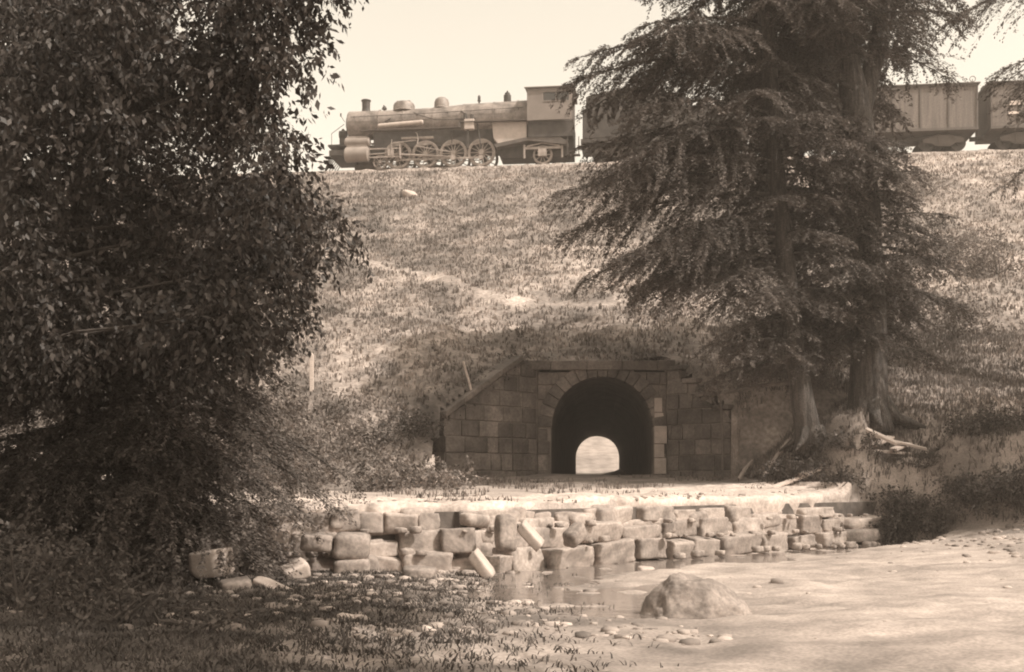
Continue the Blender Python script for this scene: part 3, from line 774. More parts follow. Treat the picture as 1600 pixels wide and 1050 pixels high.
# fallen and loose blocks
def sP(px, py, Y, sx, sy, sz, rot, seed, label, material='block', **k):
    c = P(px, py, Y); return stone('stone_block', c, (sx, sy, sz), rot, seed, label, material, **k)
sP(790, 833, 18.85, .34, .26, .60, (R(-8), R(3), R(25)), 1, 'squared block standing on end against the dam face')
sP(829, 837, 18.95, .50, .30, .17, (R(20), R(46), R(5)), 2, 'pale slab leaning on the dam just right of the upright block', 'slab', sq=60, rough=.008)
sP(753, 883, 18.2, .50, .30, .18, (R(15), R(52), R(5)), 3, 'pale slab fallen at the foot of the dam below the upright block', 'slab', sq=60, rough=.008)
sP(898, 836, 19.9, .38, .3, .3, (R(10), R(-30), R(40)), 4, 'tilted wedge shaped block resting on the long low dam stone')
sP(550, 853, 17.75, .58, .55, .42, (R(2), R(2), R(8)), 5, 'big square edged block jutting from the left part of the dam')
sP(549, 886, 17.65, .54, .5, .26, (0, R(-2), R(4)), 6, 'low block lying beneath the big jutting block of the dam')
sP(496, 848, 17.6, .52, .45, .28, (0, R(3), R(5)), 7, 'oblong block overhanging the dark hollow at the left of the dam')
sP(331, 880, 15.4, .42, .4, .38, (R(6), R(-4), R(-28)), 8, 'pale squared block standing on the shaded left bank', 'slab', sq=40, rough=.02)
sP(461, 893, 16.6, .42, .34, .24, (R(18), R(-24), R(20)), 9, 'tilted block with a bright top by the hollow left of the dam', 'slab', sq=40, rough=.02)
sP(432, 921, 15.0, .62, .26, .10, (R(12), R(22), R(-15)), 10, 'long thin slab lying in the grass on the near left bank', 'slab', sq=10)
sP(370, 915, 14.8, .40, .34, .16, (R(8), R(-8), R(20)), 11, 'low half buried stone in front of the pale squared block', 'block')
sP(290, 893, 15.6, .26, .24, .18, (R(8), R(12), R(50)), 12, 'small stone just left of the pale squared block', 'block')
sP(655, 895, 17.6, .5, .32, .18, (R(8), R(5), R(10)), 13, 'flat dark sided stone at the foot of the dam, left of the fallen pale slab', 'rock')
sP(1010, 893, 20.0, .3, .24, .16, (R(8), R(5), R(10)), 14, 'small pale stone in the water before the middle of the dam', 'slab')
sP(1340, 837, 27.1, 1.15, .4, .34, (0, R(-2), R(30)), 15, 'dark low block closing the right end of the dam', 'rock')
# boulder in the stream
bz = P(1098, 962, 13.3)
v, f = rock_mesh((1.5, 1.1, 1.05), 4, 2.6, .09, 16)
v[:, 2] += .12 * v[:, 0] * -1
k = np.clip((v[:, 2] + .2) / .75, 0, 1); v[:, 0] = v[:, 0] * (1 - .55 * k) - .16 * k; v[:, 1] *= (1 - .5 * k)
o = link('boulder', np_mesh('boulder', v, f), M['rock']); o.location = (bz.x, bz.y, bz.z - .02)
tag(o, 'peaked boulder standing in the stream bed at the bottom of the picture', 'boulder')
md = o.modifiers.new('s', 'SUBSURF'); md.levels = md.render_levels = 1
tx = bpy.data.textures.new('rocktex', 'CLOUDS'); tx.noise_scale = .22; tx.noise_depth = 4
md = o.modifiers.new('d', 'DISPLACE'); md.texture = tx; md.strength = .12; md.texture_coords = 'LOCAL'; md.mid_level = .5

# gravel
def gravel(name, x0, x1, y0, y1, n, s0, s1, seed, label, cond):
    r = np.random.RandomState(seed); x = r.uniform(x0, x1, n); y = r.uniform(y0, y1, n)
    ok = cond(x, y, r); x, y = x[ok], y[ok]; z = ground_z(x, y)
    base, f = rock_mesh((1, 1, .6), 3, 2.6, .08, 2); V = []; Fc = []
    sc = s0 + (s1 - s0) * r.rand(len(x)) ** 4
    for i in range(len(x)):
        a = r.rand() * 6.28; c, s = math.cos(a), math.sin(a); Rm = np.array([[c, -s, 0], [s, c, 0], [0, 0, 1]])
        v = (base * (1 + r.normal(0, .12, base.shape))) @ Rm.T * sc[i] * [1, r.uniform(.6, 1), r.uniform(.6, 1.1)] + [x[i], y[i], z[i]]
        V.append(v); Fc.append(f + i * len(base))
    o = link(name, np_mesh(name, np.concatenate(V), np.concatenate(Fc)), M['gravel']); tag(o, label, 'gravel', kind='stuff')
gravel('gravel', -5.5, 4.0, 10.5, 18.6, 4200, .03, .22, 1, 'loose gravel and stones littering the stream bed before the dam',
       lambda x, y, r: (y < damY(x) - .25) & (r.rand(len(x)) < .02 + sstep(2.2, -.6, x + (y - 14) * .2 + fbm(x, y, 3, 4)) * np.clip(.5 + .9 * fbm(x * .9, y * .9, 3, 44), 0, 1)))
gravel('shore_gravel', 6, 13, 15.5, 26, 2600, .03, .2, 2, 'loose gravel spread along the foot of the right bank',
       lambda x, y, r: (y < damY(x) - .6) & (r.rand(len(x)) < .03 + sstep(8.4, 10.4, x + fbm(x * .7, y * .7, 3, 4) * 1.2) * .8))

def crest(x, y, r): dd = y - damY(x); return (dd > .45) & (dd < 1.9) & (x < 9) & (r.rand(len(x)) < np.clip(1.3 - dd * .6, 0, 1) * (.3 + np.clip(fbm(x, y, 3, 77) + .4, 0, 1)))
_g = ground_z
ground_z = lambda x, y: _g(x, y) + .04
gravel('crest_gravel', -5, 9, 17.5, 29.5, 9000, .03, .17, 3, 'broken stone and gravel strewn along the earthy crest of the dam', crest)
ground_z = _g
r = np.random.RandomState(15); n = 5000; gx = r.uniform(-5, 9, n); gy = r.uniform(18, 33, n)
ok = (gy > damY(gx) + .5) & (r.rand(n) < np.clip(fbm(gx * .8, gy * .8, 3, 19) * 1.5 + .05, 0, 1)); gx, gy = gx[ok], gy[ok]
blades('flat_grass', np.c_[gx, gy, ground_z(gx, gy) + .03], .03, .12, .012, M['weed'], 'sparse grass tufts on the pale flat between the dam and the tunnel', per=4, seed=16)

# ------------------------------------------------------------ tunnel portal
root = empty('stone_tunnel', (2.72, PY, .16)); tag(root, 'arched stone tunnel through the embankment, with flared stepped wing walls', 'tunnel')
OX, OY, OZ = 2.72, PY, .16
CXT = (941 - 800) / F * PY; HW = 1.525; ZF = .16; ZSP = 1.60; RAD = HW
rd = random.Random(8)
def blockwall(x0, x1, ztop, inside, parent, name, to_world, depth=.5, course=.46):
    """coursed blocks in a wall plane; inside(u, z) True where there is no stone"""
    mb = MB(); z = ZF - .35; row = 0
    zmax = max(ztop(u) for u in np.linspace(x0, x1, 40))
    while z < zmax - .05:
        h = course * rd.choice([.85, 1, 1, 1.1]); u = x0 - rd.uniform(0, .4) 
        while u < x1:
            wd = rd.uniform(.4, .95); a, b = max(u, x0), min(u + wd, x1); u += wd
            if b - a < .05: continue
            mid = (a + b) / 2
            zt = min(z + h, ztop(mid))
            if z > ztop(mid) - .12: continue
            # split into strips to follow the opening
            if inside(a, z + h / 2) and inside(b, z + h / 2): continue
            a2, b2 = a, b
            if inside(a, z + h / 2):
                while inside(a2, z + h / 2) and a2 < b: a2 += .02
            if inside(b, z + h / 2):
                while inside(b2, z + h / 2) and b2 > a: b2 -= .02
            if b2 - a2 < .08: continue
            pr = rd.uniform(-.03, .03)
            g_ = .014
            zq = [max(z + .06, min(z + h, ztop(q_)) - g_) for q_ in (b2, a2)]
            vs = [to_world(uu, vv, ww) for ww in (pr, depth) for (uu, vv) in ((a2 + g_, z + g_), (b2 - g_, z + g_), (b2 - g_, zq[0]), (a2 + g_, zq[1]))]
            mb.add(vs, [(0, 1, 2, 3), (7, 6, 5, 4), (0, 4, 5, 1), (1, 5, 6, 2), (2, 6, 7, 3), (3, 7, 4, 0)])
        z += h; row += 1
    return mb.build(name, M['masonry'], parent, bevel=.018)
def hole(u, z):
    uu = abs(u - CXT)
    if z < ZSP: return uu < HW + .03
    return math.hypot(uu, z - ZSP) < RAD + .44
tw = lambda u, z, w_: (u - OX, w_, z - OZ)
blockwall(XL, XR, lambda u: EM0 - .32, hole, root, 'headwall', tw)
# backing so that joints read as mortar
def backing(mb, poly, y0, y1): mb.prism_y(poly, y0, y1)
N = 18
arc = [(CXT + (RAD + .2) * math.cos(math.pi * k / N), ZSP + (RAD + .2) * math.sin(math.pi * k / N)) for k in range(N + 1)]
mb = MB()
zt_ = EM0 - .36
for k in range(N):   # fan between the arch and the rectangle top
    (xa, za), (xb, zb) = arc[k], arc[k + 1]
    top = lambda x_: (min(max(x_, XL + .03), XR - .03), zt_)
    mb.prism_y([(xa - OX, za - OZ), (xb - OX, zb - OZ), (xb - OX, zt_ - OZ), (xa - OX, zt_ - OZ)], .06, .46)
for (a, b) in ((XL + .02, CXT - HW - .02), (CXT + HW + .02, XR - .02)):
    mb.prism_y([(a - OX, ZF - .4 - OZ), (b - OX, ZF - .4 - OZ), (b - OX, zt_ - OZ), (a - OX, zt_ - OZ)], .055, .455)
mb.build('mortar_joint', M['mortar'], root)
# arch ring of voussoirs
mb = MB(); NV = 17
for k in range(NV):
    a0 = math.pi * k / NV + .006; a1 = math.pi * (k + 1) / NV - .006; vs = []
    ro = RAD + (.42 if k != NV // 2 else .5)
    for w_ in (-.05 + rd.uniform(-.012, .012), .5):
        for (rr_, aa) in ((RAD, a0), (ro, a0), (ro, a1), (RAD, a1)):
            vs.append((CXT + rr_ * math.cos(aa) - OX, w_, ZSP + rr_ * math.sin(aa) - OZ))
    mb.add(vs, [(3, 2, 1, 0), (4, 5, 6, 7), (0, 1, 5, 4), (1, 2, 6, 5), (2, 3, 7, 6), (3, 0, 4, 7)])
mb.build('arch_ring', M['masonry'], root, bevel=.015)
# coping
mb = MB(); x = XL - .62
while x < XR + .2:
    wd = rd.uniform(.8, 1.1); mb.bb(x - OX, min(x + wd, XR + .25) - OX - .012, -.14, .55, EM0 - .31 - OZ, EM0 - .02 + rd.uniform(-.01, .01) - OZ); x += wd
mb.build('coping', M['masonry'], root, bevel=.02)
# vault and side walls, one shell
YE = 80.0 - PY
prf = [(CXT - HW, ZF - .4), (CXT - HW, ZSP)] + [(CXT - RAD * math.cos(math.pi * k / 24), ZSP + RAD * math.sin(math.pi * k / 24)) for k in range(1, 24)] + [(CXT + HW, ZSP), (CXT + HW, ZF - .4)]
mb = MB(); seg = 40
SK = 3.35
vs = [(x - OX + SK * s / seg, .46 + (YE - .46) * s / seg, z - OZ) for s in range(seg + 1) for x, z in prf]; n_ = len(prf)
mb.add(vs, [(s * n_ + k, s * n_ + k + 1, (s + 1) * n_ + k + 1, (s + 1) * n_ + k) for s in range(seg) for k in range(n_ - 1)])
prf2 = [(CXT - HW - .3, ZF - .4), (CXT - HW - .3, ZSP)] + [(CXT - (RAD + .3) * math.cos(math.pi * k / 24), ZSP + (RAD + .3) * math.sin(math.pi * k / 24)) for k in range(1, 24)] + [(CXT + HW + .3, ZSP), (CXT + HW + .3, ZF - .4)]
vs = [(x - OX + SK * s / seg, .46 + (YE - .46) * s / seg, z - OZ) for s in range(seg + 1) for x, z in prf2]
mb.add(vs, [(s * n_ + k, (s + 1) * n_ + k, (s + 1) * n_ + k + 1, s * n_ + k + 1) for s in range(seg) for k in range(n_ - 1)])
mb.build('vault', M['vault'], root)
# far headwall
mb = MB()
for k in range(N):
    (xa, za), (xb, zb) = arc[k], arc[k + 1]
    mb.prism_y([(xa + SK - OX, za - .2 - OZ), (xb + SK - OX, zb - .2 - OZ), (xb + SK - OX, 7.5 - OZ), (xa + SK - OX, 7.5 - OZ)], YE + .01, YE + .5)
mb.bb(SK + CXT - 9 - OX, SK + CXT - RAD - .15 - OX, YE + .01, YE + .5, -.5, 7.4); mb.bb(SK + CXT + RAD + .15 - OX, SK + CXT + 9 - OX, YE + .01, YE + .5, -.5, 7.4)
mb.build('far_headwall', M['masonry'], root)
# quoins in pale stone, painting the sunlit strip right of the opening
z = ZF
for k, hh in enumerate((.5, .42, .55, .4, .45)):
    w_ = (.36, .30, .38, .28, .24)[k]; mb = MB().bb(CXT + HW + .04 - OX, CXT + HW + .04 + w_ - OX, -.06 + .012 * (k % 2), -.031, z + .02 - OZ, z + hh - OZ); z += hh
    mb.build('sunlit_quoin', M['slab'], root, bevel=.02)
# wings
S2 = math.sqrt(.5)
def wl(u, z, w_):    # left wing: u runs outward/forward, w into the earth
    return (XL - u * S2 - w_ * S2 - OX, -u * S2 + w_ * S2, z - OZ)
def wr(u, z, w_):
    return (XR + u * S2 + w_ * S2 - OX, -u * S2 + w_ * S2, z - OZ)
def topl(u): return max(.2, EM0 - .05 - max(0, u - .75) * .60)
def topr(u): return EM0 - .30 - math.floor(u / .55) * .42
blockwall(.02, 3.75, topl, lambda u, z: False, root, 'wing_wall', wl)
blockwall(.02, 2.3, topr, lambda u, z: False, root, 'wing_wall', wr)
for (tf, tp_, um) in ((wl, topl, 3.7), (wr, topr, 2.25)):
    mb = MB(); u = -.12
    while u < um:
        a, b = u, min(u + .1, um); zt_ = min(tp_(a), tp_(b)) - .05
        vs = [tf(uu, vv, ww) for ww in (.05, .45) for (uu, vv) in ((a, ZF - .35), (b, ZF - .35), (b, zt_), (a, zt_))]
        mb.add(vs, [(0, 1, 2, 3), (7, 6, 5, 4), (0, 4, 5, 1), (1, 5, 6, 2), (2, 6, 7, 3), (3, 7, 4, 0)]); u += .1
    mb.build('mortar_joint', M['mortar'], root)

u = .7
mbc = MB()
while u < 3.6:
    b_ = min(u + rd.uniform(.6, .9), 3.78)
    vs = [wl(uu, topl(uu) + dz, ww) for ww in (-.09, .62) for (uu, dz) in ((u, -.03), (b_ - .015, -.03), (b_ - .015, .15), (u, .15))]
    mbc.add(vs, [(0, 1, 2, 3), (7, 6, 5, 4), (0, 4, 5, 1), (1, 5, 6, 2), (2, 6, 7, 3), (3, 7, 4, 0)]); u = b_
mbc.build('wing_coping', M['masonry'], root, bevel=.02)
mbc = MB()
for k in range(4):
    u = k * .55; zz = topr(u + .01)
    vs = [wr(uu, vv, ww) for ww in (-.06, .85) for (uu, vv) in ((u + .03, zz - .03), (u + .60, zz - .03), (u + .60, zz + .12), (u + .03, zz + .12))]
    mbc.add(vs, [(0, 1, 2, 3), (7, 6, 5, 4), (0, 4, 5, 1), (1, 5, 6, 2), (2, 6, 7, 3), (3, 7, 4, 0)])
mbc.build('wing_coping', M['masonry'], root, bevel=.03)
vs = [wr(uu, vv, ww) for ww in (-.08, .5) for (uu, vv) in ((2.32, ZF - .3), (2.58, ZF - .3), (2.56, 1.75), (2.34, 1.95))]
MB().add(vs, [(0, 1, 2, 3), (7, 6, 5, 4), (0, 4, 5, 1), (1, 5, 6, 2), (2, 6, 7, 3), (3, 7, 4, 0)]).build('sunlit_end_stone', M['block'], root, bevel=.04)  # paler stone paints the sun on the wing's end
# ------------------------------------------------------------ small wooden things
def pole(name, pts, rad, material, label, cat, n=8):
    b = Vector(pts[0]); root = MB().tube([Vector(p) - b for p in pts], rad, n).build(name, M[material], None, smooth=True)
    root.location = b; tag(root, label, cat); return root
def onslope(px, py):
    ys_ = np.arange(28, 68, .02); xs_ = (px - 800) / F * ys_; hit = surf_z(xs_, ys_) > (750 - py) / F * ys_
    yy = float(ys_[np.argmax(hit)]); x = (px - 800) / F * yy
    return Vector((x, yy, float(surf_z(x, yy))))
q = onslope(487, 610)
mb = MB().box((0, 0, .45), (.11, .11, 1.1)).box((0, 0, 1.03), (.11, .11, .06), taper=.4); o = mb.build('marker_post', M['wood'], None, bevel=.01); o.location = q
tag(o, 'short whitewashed post on the slope beside the left trees', 'post')
q = onslope(737, 642)
pole('stake', [q + Vector((.05, 0, -.2)), q + Vector((-.1, 0, .35)), q + Vector((-.24, 0, .85))], [.035, .035, .03], 'stick', 'thin stake leaning left above the left wing wall of the tunnel', 'stake')
r0 = Vector(((1128 - 800) / F * 31.6, 31.6, 0)); r0.z = float(surf_z(r0.x, 31.6))
root = empty('dead_sapling', r0); tag(root, 'bare dead sapling beside the right wing wall', 'tree')
MB().tube([(0, 0, -.1), (.03, 0, 1.2), (-.04, 0, 2.2), (-.25, 0, 3.2)], [.04, .035, .025, .008], 7).tube([(0, 0, 1.9), (-.3, 0, 2.3), (-.6, .1, 2.9)], [.02, .012, .004], 5).build('trunk', M['darkwood'], root)
a = P(1132, 613, 31.2); b = P(1238, 597, 29.75)
pole('fallen_limb', [a, (a + b) / 2 + Vector((0, 0, .03)), b], [.06, .05, .07], 'darkwood', 'dark broken limb caught level between the dead sapling and the slender hemlock', 'branch')
def stick(px0, py0, px1, py1, Y, rad, label):
    a = P(px0, py0, Y); b = P(px1, py1, Y - .2)
    a.z = float(surf_z(a.x, a.y)) + .03 + rad if False else a.z
    return pole('dead_branch', [a, (a + b) / 2 + Vector((.02, .02, .05)), b], [rad, rad * 1.1, rad * .5], 'stick', label, 'branch')
def ground_stick(px, Y, L, ang, tilt, rad, label):
    x = (px - 800) / F * Y; d = Vector((math.cos(ang), math.sin(ang), 0)) * L / 2
    a = Vector((x, Y, 0)) - d; b = Vector((x, Y, 0)) + d
    a.z = float(surf_z(a.x, a.y)) + rad; b.z = float(surf_z(b.x, b.y)) + rad + tilt; m = (a + b) / 2; m.z = max(m.z, float(surf_z(m.x, m.y)) + rad) + .04
    return pole('dead_branch', [a, m, b], [rad, rad * 1.1, rad * .5], 'stick', label, 'branch')
ground_stick(1212, 30.6, .8, .3, .25, .045, 'pale crooked dead branch on the bank left of the slender hemlock')
ground_stick(1165, 31.2, .6, .7, .3, .05, 'short pale dead branch beside the right wing wall end')
# boards
def board(px, Y, L, w_, t_, yaw, pitch, dz, label, group=None, seed=0):
    x = (px - 800) / F * Y; z = float(surf_z(x, Y)) + dz
    mb = MB().box((0, 0, 0), (L, w_, t_)); o = mb.build('board', M['wood'], None, bevel=.006)
    o.location = (x, Y, z); o.rotation_euler = (R(8), R(pitch), R(yaw)); tag(o, label, 'board', group)
    return o
board(1402, 29.5, 1.5, .20, .06, -14, 15, 0.68, 'longest pale board, topmost of the pile at the thick hemlock')
board(1378, 29.4, .8, .22, .06, 35, -18, 0.52, 'short pale board poking up from the middle of the pile at the thick hemlock')
board(1368, 29.0, 1.3, .26, .07, -34, 26, 0.56, 'wide board sloping down the front of the pile at the thick hemlock')
board(1395, 29.3, 1.0, .20, .06, 12, 4, 0.38, 'board lying low under the pile at the thick hemlock')
board(1408, 29.5, 1.1, .20, .06, 50, -10, 0.56, 'board crossing behind the top of the pile at the thick hemlock')
board(1240, 28.75, 1.5, .16, .06, 28, -16, .22, 'long pale board lying along the bank edge below the slender hemlock')
board(1272, 28.95, .9, .18, .07, 22, -14, .20, 'short pale board on the bank edge at the foot of the slender hemlock')
# pale rocks on the upper slope
q = onslope(640, 308)
stone('slope_rock', q + Vector((0, -.1, .12)), (.8, .5, .35), (R(25), R(12), R(15)), 91, 'pale rock showing in the grass high on the slope below the locomotive', 'slab', cat='rock', sq=3, rough=.09)

# ------------------------------------------------------------ railway
TA = math.atan2(-.1135, 1.0); RZ = 18.40
def trk(x, y=0, z=0):   # local frame: x along the track, y away from camera, z above the rail head
    c, s = math.cos(TA), math.sin(TA); return Vector((-9.6 + x * c - y * s, 67.7 + x * s + y * c, RZ + z))
tr = empty('railway_track', trk(0, 0, 0), TA); tag(tr, 'single railway track along the top of the embankment', 'railway track')
for y in (-.75, .75):
    MB().bb(-90, 130, y - .035, y + .035, -.05, 0).bb(-90, 130, y - .01, y + .01, -.14, -.049).bb(-90, 130, y - .07, y + .07, -.165, -.139).build('rail', M['motion'], tr)
sm = None
for k in range(100):
    if sm is None:
        o0 = MB().bb(-.11, .11, -1.3, 1.3, -.30, -.166).build('sleeper', M['darkwood'], tr); sm = o0.data
        o = o0
    else:
        o = bpy.data.objects.new('sleeper', sm); COL.objects.link(o); o.parent = tr
    o.location = (-12 + k * .56, 0, 0)
mb = MB(); prof_ = [(-2.1, -.85), (-1.55, -.22), (1.55, -.22), (2.1, -.85)]
r = np.random.RandomState(9); nseg = 500; vs = []; 
for s in range(nseg + 1):
    for yy, zz in prof_: vs.append((-60 + s * .35, yy + r.normal(0, .05), zz + r.normal(0, .035)))
mb.add(vs, [(s * 4 + k, s * 4 + 4 + k, s * 4 + 5 + k, s * 4 + 1 + k) for s in range(nseg) for k in range(3)])
o = mb.build('ballast_bed', M['ballast'], None); o.location = trk(0, 0, 0); o.rotation_euler = (0, 0, TA); o['kind'] = 'structure'

K = 1 / 26.2
def lx(px): return (px - 548) * K       # photo column -> metres behind the smokebox front
XB = (548 - 546) * K + (546 - 550) * 0
loco_x0 = -.15
def lz(px, py): return (np.interp(px, [540, 900], [270, 262]) - py) * K
L = empty('steam_locomotive', trk(loco_x0, 0, 0), TA); tag(L, 'steam locomotive facing left on top of the embankment', 'locomotive')
def lw(name, mb, m, parent=L, smooth=False, bevel=0): return mb.build(name, M[m], parent, smooth, bevel)
# boiler
bz0 = 2.86
mb = MB(); mb.tube([(0, 0, bz0), (.04, 0, bz0), (1.9, 0, bz0), (1.92, 0, bz0), (5.2, 0, bz0 + .02), (7.2, 0, bz0 + .07), (10.85, 0, bz0 + .12)], [.80, .84, .84, .82, .86, .95, .99], 40)
for x, rr in ((1.9, .86), (3.4, .865), (5.2, .885), (7.0, .965), (8.8, .99), (10.2, 1.0)): mb.tube([(x - .04, 0, bz0 + .01 + max(0, x - 5) * .02), (x + .04, 0, bz0 + .01 + max(0, x - 5) * .02)], rr + .012, 40)
boiler = lw('boiler', mb, 'boiler', smooth=True)
lw('smokebox_front', MB().tube([(-.10, 0, bz0), (-.02, 0, bz0)], [.55, .74], 32).tube([(-.16, 0, bz0), (-.10, 0, bz0)], [.09, .12], 12), 'iron', smooth=True)
lw('smokestack', MB().lathe((1.0, 0, 3.62), [(.34, 0), (.26, .1), (.235, .3), (.25, .68), (.29, .7), (.29, .76), (.24, .78)], 24), 'iron', smooth=True)
lw('sand_dome', MB().lathe((3.32, 0, 3.58), [(.72, 0), (.66, .06), (.64, .38), (.58, .5), (.42, .58), (.2, .62), (.05, .63)], 28).box((3.0, 0, 4.22), (.22, .22, .06)).box((3.6, 0, 4.22), (.22, .22, .06)), 'boiler', smooth=True)
lw('steam_dome', MB().lathe((5.6, 0, 3.68), [(.52, 0), (.45, .08), (.44, .38), (.38, .56), (.25, .66), (.1, .71), (.02, .72)], 28), 'boiler', smooth=True)
lw('whistle', MB().lathe((7.85, 0, 3.85), [(.05, 0), (.05, .2), (.1, .22), (.1, .3), (.055, .33), (.085, .36), (.085, .5), (.03, .58)], 12), 'iron', smooth=True)
lw('generator', MB().lathe((9.55, -.1, 3.9), [(.22, 0), (.22, .42), (.16, .46), (.15, .56), (.05, .58), (.05, .68)], 16), 'iron', smooth=True)
lw('bell', MB().lathe((2.12, 0, 3.68), [(.05, 0), (.05, .12), (.16, .13), (.13, .22), (.07, .3), (.03, .33)], 14).tube([(2.12, -.2, 3.6), (2.12, -.2, 4.0), (2.12, .2, 4.0), (2.12, .2, 3.6)], .02, 6), 'iron')
# headlight on the front deck and flag
lw('headlight', MB().tube([(-.62, 0, 2.35), (-.2, 0, 2.35)], [.25, .25], 20).box((-.41, 0, 1.95), (.35, .4, .4)).lathe((-.41, 0, 2.58), [(.1, 0), (.1, .08), (.04, .14)], 10), 'iron', smooth=True)
lw('flag_holder', MB().tube([(-.12, -.7, 2.9), (-.35, -.72, 3.25)], .018, 6).box((-.36, -.72, 3.33), (.08, .02, .2)), 'iron')
# frame, deck, pilot
mb = MB().bb(-.55, 12.6, -.55, .55, .95, 1.35).bb(-1.0, 0.1, -1.25, 1.25, 1.32, 1.42).bb(-.9, .3, -1.35, 1.35, .75, 1.05)
mb.bb(1.6, 10.6, -.62, .62, 1.3, 2.25)
lw('frame', mb, 'iron')
mb = MB()
for k in range(9):
    y = -1.2 + k * .3; mb.tube([(-.85, y, .95), (-1.5 + abs(y) * .25, y * .75, .18)], .03, 6)
mb.tube([(-1.2, -.9, .2), (-1.52, 0, .18), (-1.2, .9, .2)], .04, 6)
lw('pilot', mb, 'iron')
mb = MB()
for y in (-1.15, 1.15): mb.tube([(-.8, y, 1.42), (-.8, y, 2.1), (-.1, y * .8, 2.7)], .018, 6)
lw('handrail', mb, 'iron')
# running boards, handrails, pipes
mb = MB()
for s in (-1, 1):
    mb.bb(1.0, 6.9, s * 1.28 - .16, s * 1.28 + .16, 2.12, 2.16).bb(6.9, 10.8, s * 1.28 - .16, s * 1.28 + .16, 2.42, 2.46)
    mb.bb(6.85, 6.95, s * 1.28 - .16, s * 1.28 + .16, 2.12, 2.46)
lw('running_board', mb, 'boxtrim')
for s in (-1, 1):
    mb = MB().tube([(.3, s * .93, bz0 + .25), (5.4, s * .97, bz0 + .3), (10.6, s * 1.09, bz0 + .4)], .018, 6)
    for k in range(8): mb.tube([(.5 + k * 1.4, s * .80, bz0 + .2 + k * .01), (.5 + k * 1.4, s * .99 + s * k * .012, bz0 + .27 + k * .015)], .016, 5)
    lw('handrail', mb, 'iron')
    mb = MB().tube([(3.45, s * .4, 3.62), (2.5, s * .9, 2.85), (2.05, s * 1.0, 2.5), (1.4, s * 1.0, 2.0)], .03, 6)
    mb.tube([(3.5, s * .4, 3.62), (4.4, s * .9, 3.1), (5.4, s * 1.0, 2.75), (7.8, s * 1.08, 2.7)], .025, 6)
    lw('sand_pipe', mb, 'iron')
    tn_ = MB().tube([(2.0, s * 1.22, 2.42), (2.06, s * 1.22, 2.42), (4.66, s * 1.22, 2.56), (4.72, s * 1.22, 2.56)], [.09, .14, .14, .09], 16)
    lw('air_reservoir', tn_, 'light_iron', smooth=True)
mb = MB().bb(7.15, 7.75, -1.38, -1.08, 2.0, 2.62); lw('air_pump', mb, 'light_iron', bevel=.04)
mb = MB().tube([(7.2, -1.2, 2.62), (7.2, -1.2, 2.98)], .12, 12).tube([(7.6, -1.2, 2.62), (7.6, -1.2, 2.9)], .1, 12).tube([(7.2, -1.2, 2.98), (7.0, -1.1, 3.1), (6.9, -.9, 3.2)], .03, 6)
lw('pump_pipework', mb, 'iron', smooth=True)
mb = MB().bb(7.3, 7.42, -1.3, -1.2, .9, 2.0).tube([(7.9, -1.2, 2.4), (8.1, -1.2, 1.2), (8.1, -1.1, .9)], .04, 6).tube([(6.4, -1.1, 2.2), (6.4, -1.1, 1.3)], .03, 6)
lw('injector_pipe', mb, 'iron')
# firebox and ash pan
mb = MB().prism_y([(8.75, 2.42), (10.8, 2.42), (10.8, 1.35), (9.1, 1.18), (8.85, 1.5)], -1.12, 1.12); lw('firebox', mb, 'light_iron', bevel=.03)
mb = MB().prism_y([(8.9, 1.15), (10.9, 1.5), (12.6, 1.55), (13.2, 1.15), (13.2, .98), (10.9, 1.3), (9.0, .95)], -1.2, 1.2); lw('ash_pan', mb, 'boxtrim')
# cab
mb = MB()
cx0, cx1 = 10.85, 13.45
cw = 1.45; zb, zt = 2.36, 4.20
for s in (-1, 1):
    y0, y1 = (s * cw - .04, s * cw + .04)
    mb.bb(cx0, cx1, y0, y1, zb, 3.45).bb(cx0, cx0 + .95, y0, y1, 3.45, zt).bb(cx1 - .18, cx1, y0, y1, 3.45, zt).bb(cx0 + .95, cx1 - .18, y0, y1, 3.95, zt)
mb.bb(cx0, cx0 + .06, -cw + .045, cw - .045, zb, zt)
lw('cab', mb, 'cabm')
N_ = 10; poly = [(-1.62 + 3.24 * k / N_, 4.20 + .22 * math.sin(math.pi * k / N_)) for k in range(N_ + 1)]
vs = [(x, y, z) for x in (cx0 - .15, cx1 + .15) for y, z in poly] + [(x, y, z + .05) for x in (cx0 - .15, cx1 + .15) for y, z in poly]
n1 = N_ + 1
fs = [(k, k + 1, n1 + k + 1, n1 + k) for k in range(N_)] + [(2 * n1 + k, 3 * n1 + k, 3 * n1 + k + 1, 2 * n1 + k + 1) for k in range(N_)]
fs += [(k, 2 * n1 + k, 2 * n1 + k + 1, k + 1) for k in range(N_)] + [(n1 + k, n1 + k + 1, 3 * n1 + k + 1, 3 * n1 + k) for k in range(N_)] + [(0, n1, 3 * n1, 2 * n1), (N_, 2 * n1 + N_, 3 * n1 + N_, n1 + N_)]
lw('cab_roof', MB().add(vs, fs), 'cabm')
wn = MB().bb(11.82, 13.25, -1.43, -1.41, 3.46, 3.94); o = lw('window', wn, 'glass')
MB().bb(12.50, 12.55, -1.5, -1.44, 3.46, 3.94).bb(11.8, 13.17, -1.52, -1.491, 3.40, 3.46).build('frame', M['cabm'], o)
mb = MB().bb(10.9, 13.5, -1.25, 1.25, 1.45, 2.355).bb(9.2, 13.5, -.65, .65, .45, 1.45); lw('cab_floor_beam', mb, 'iron')
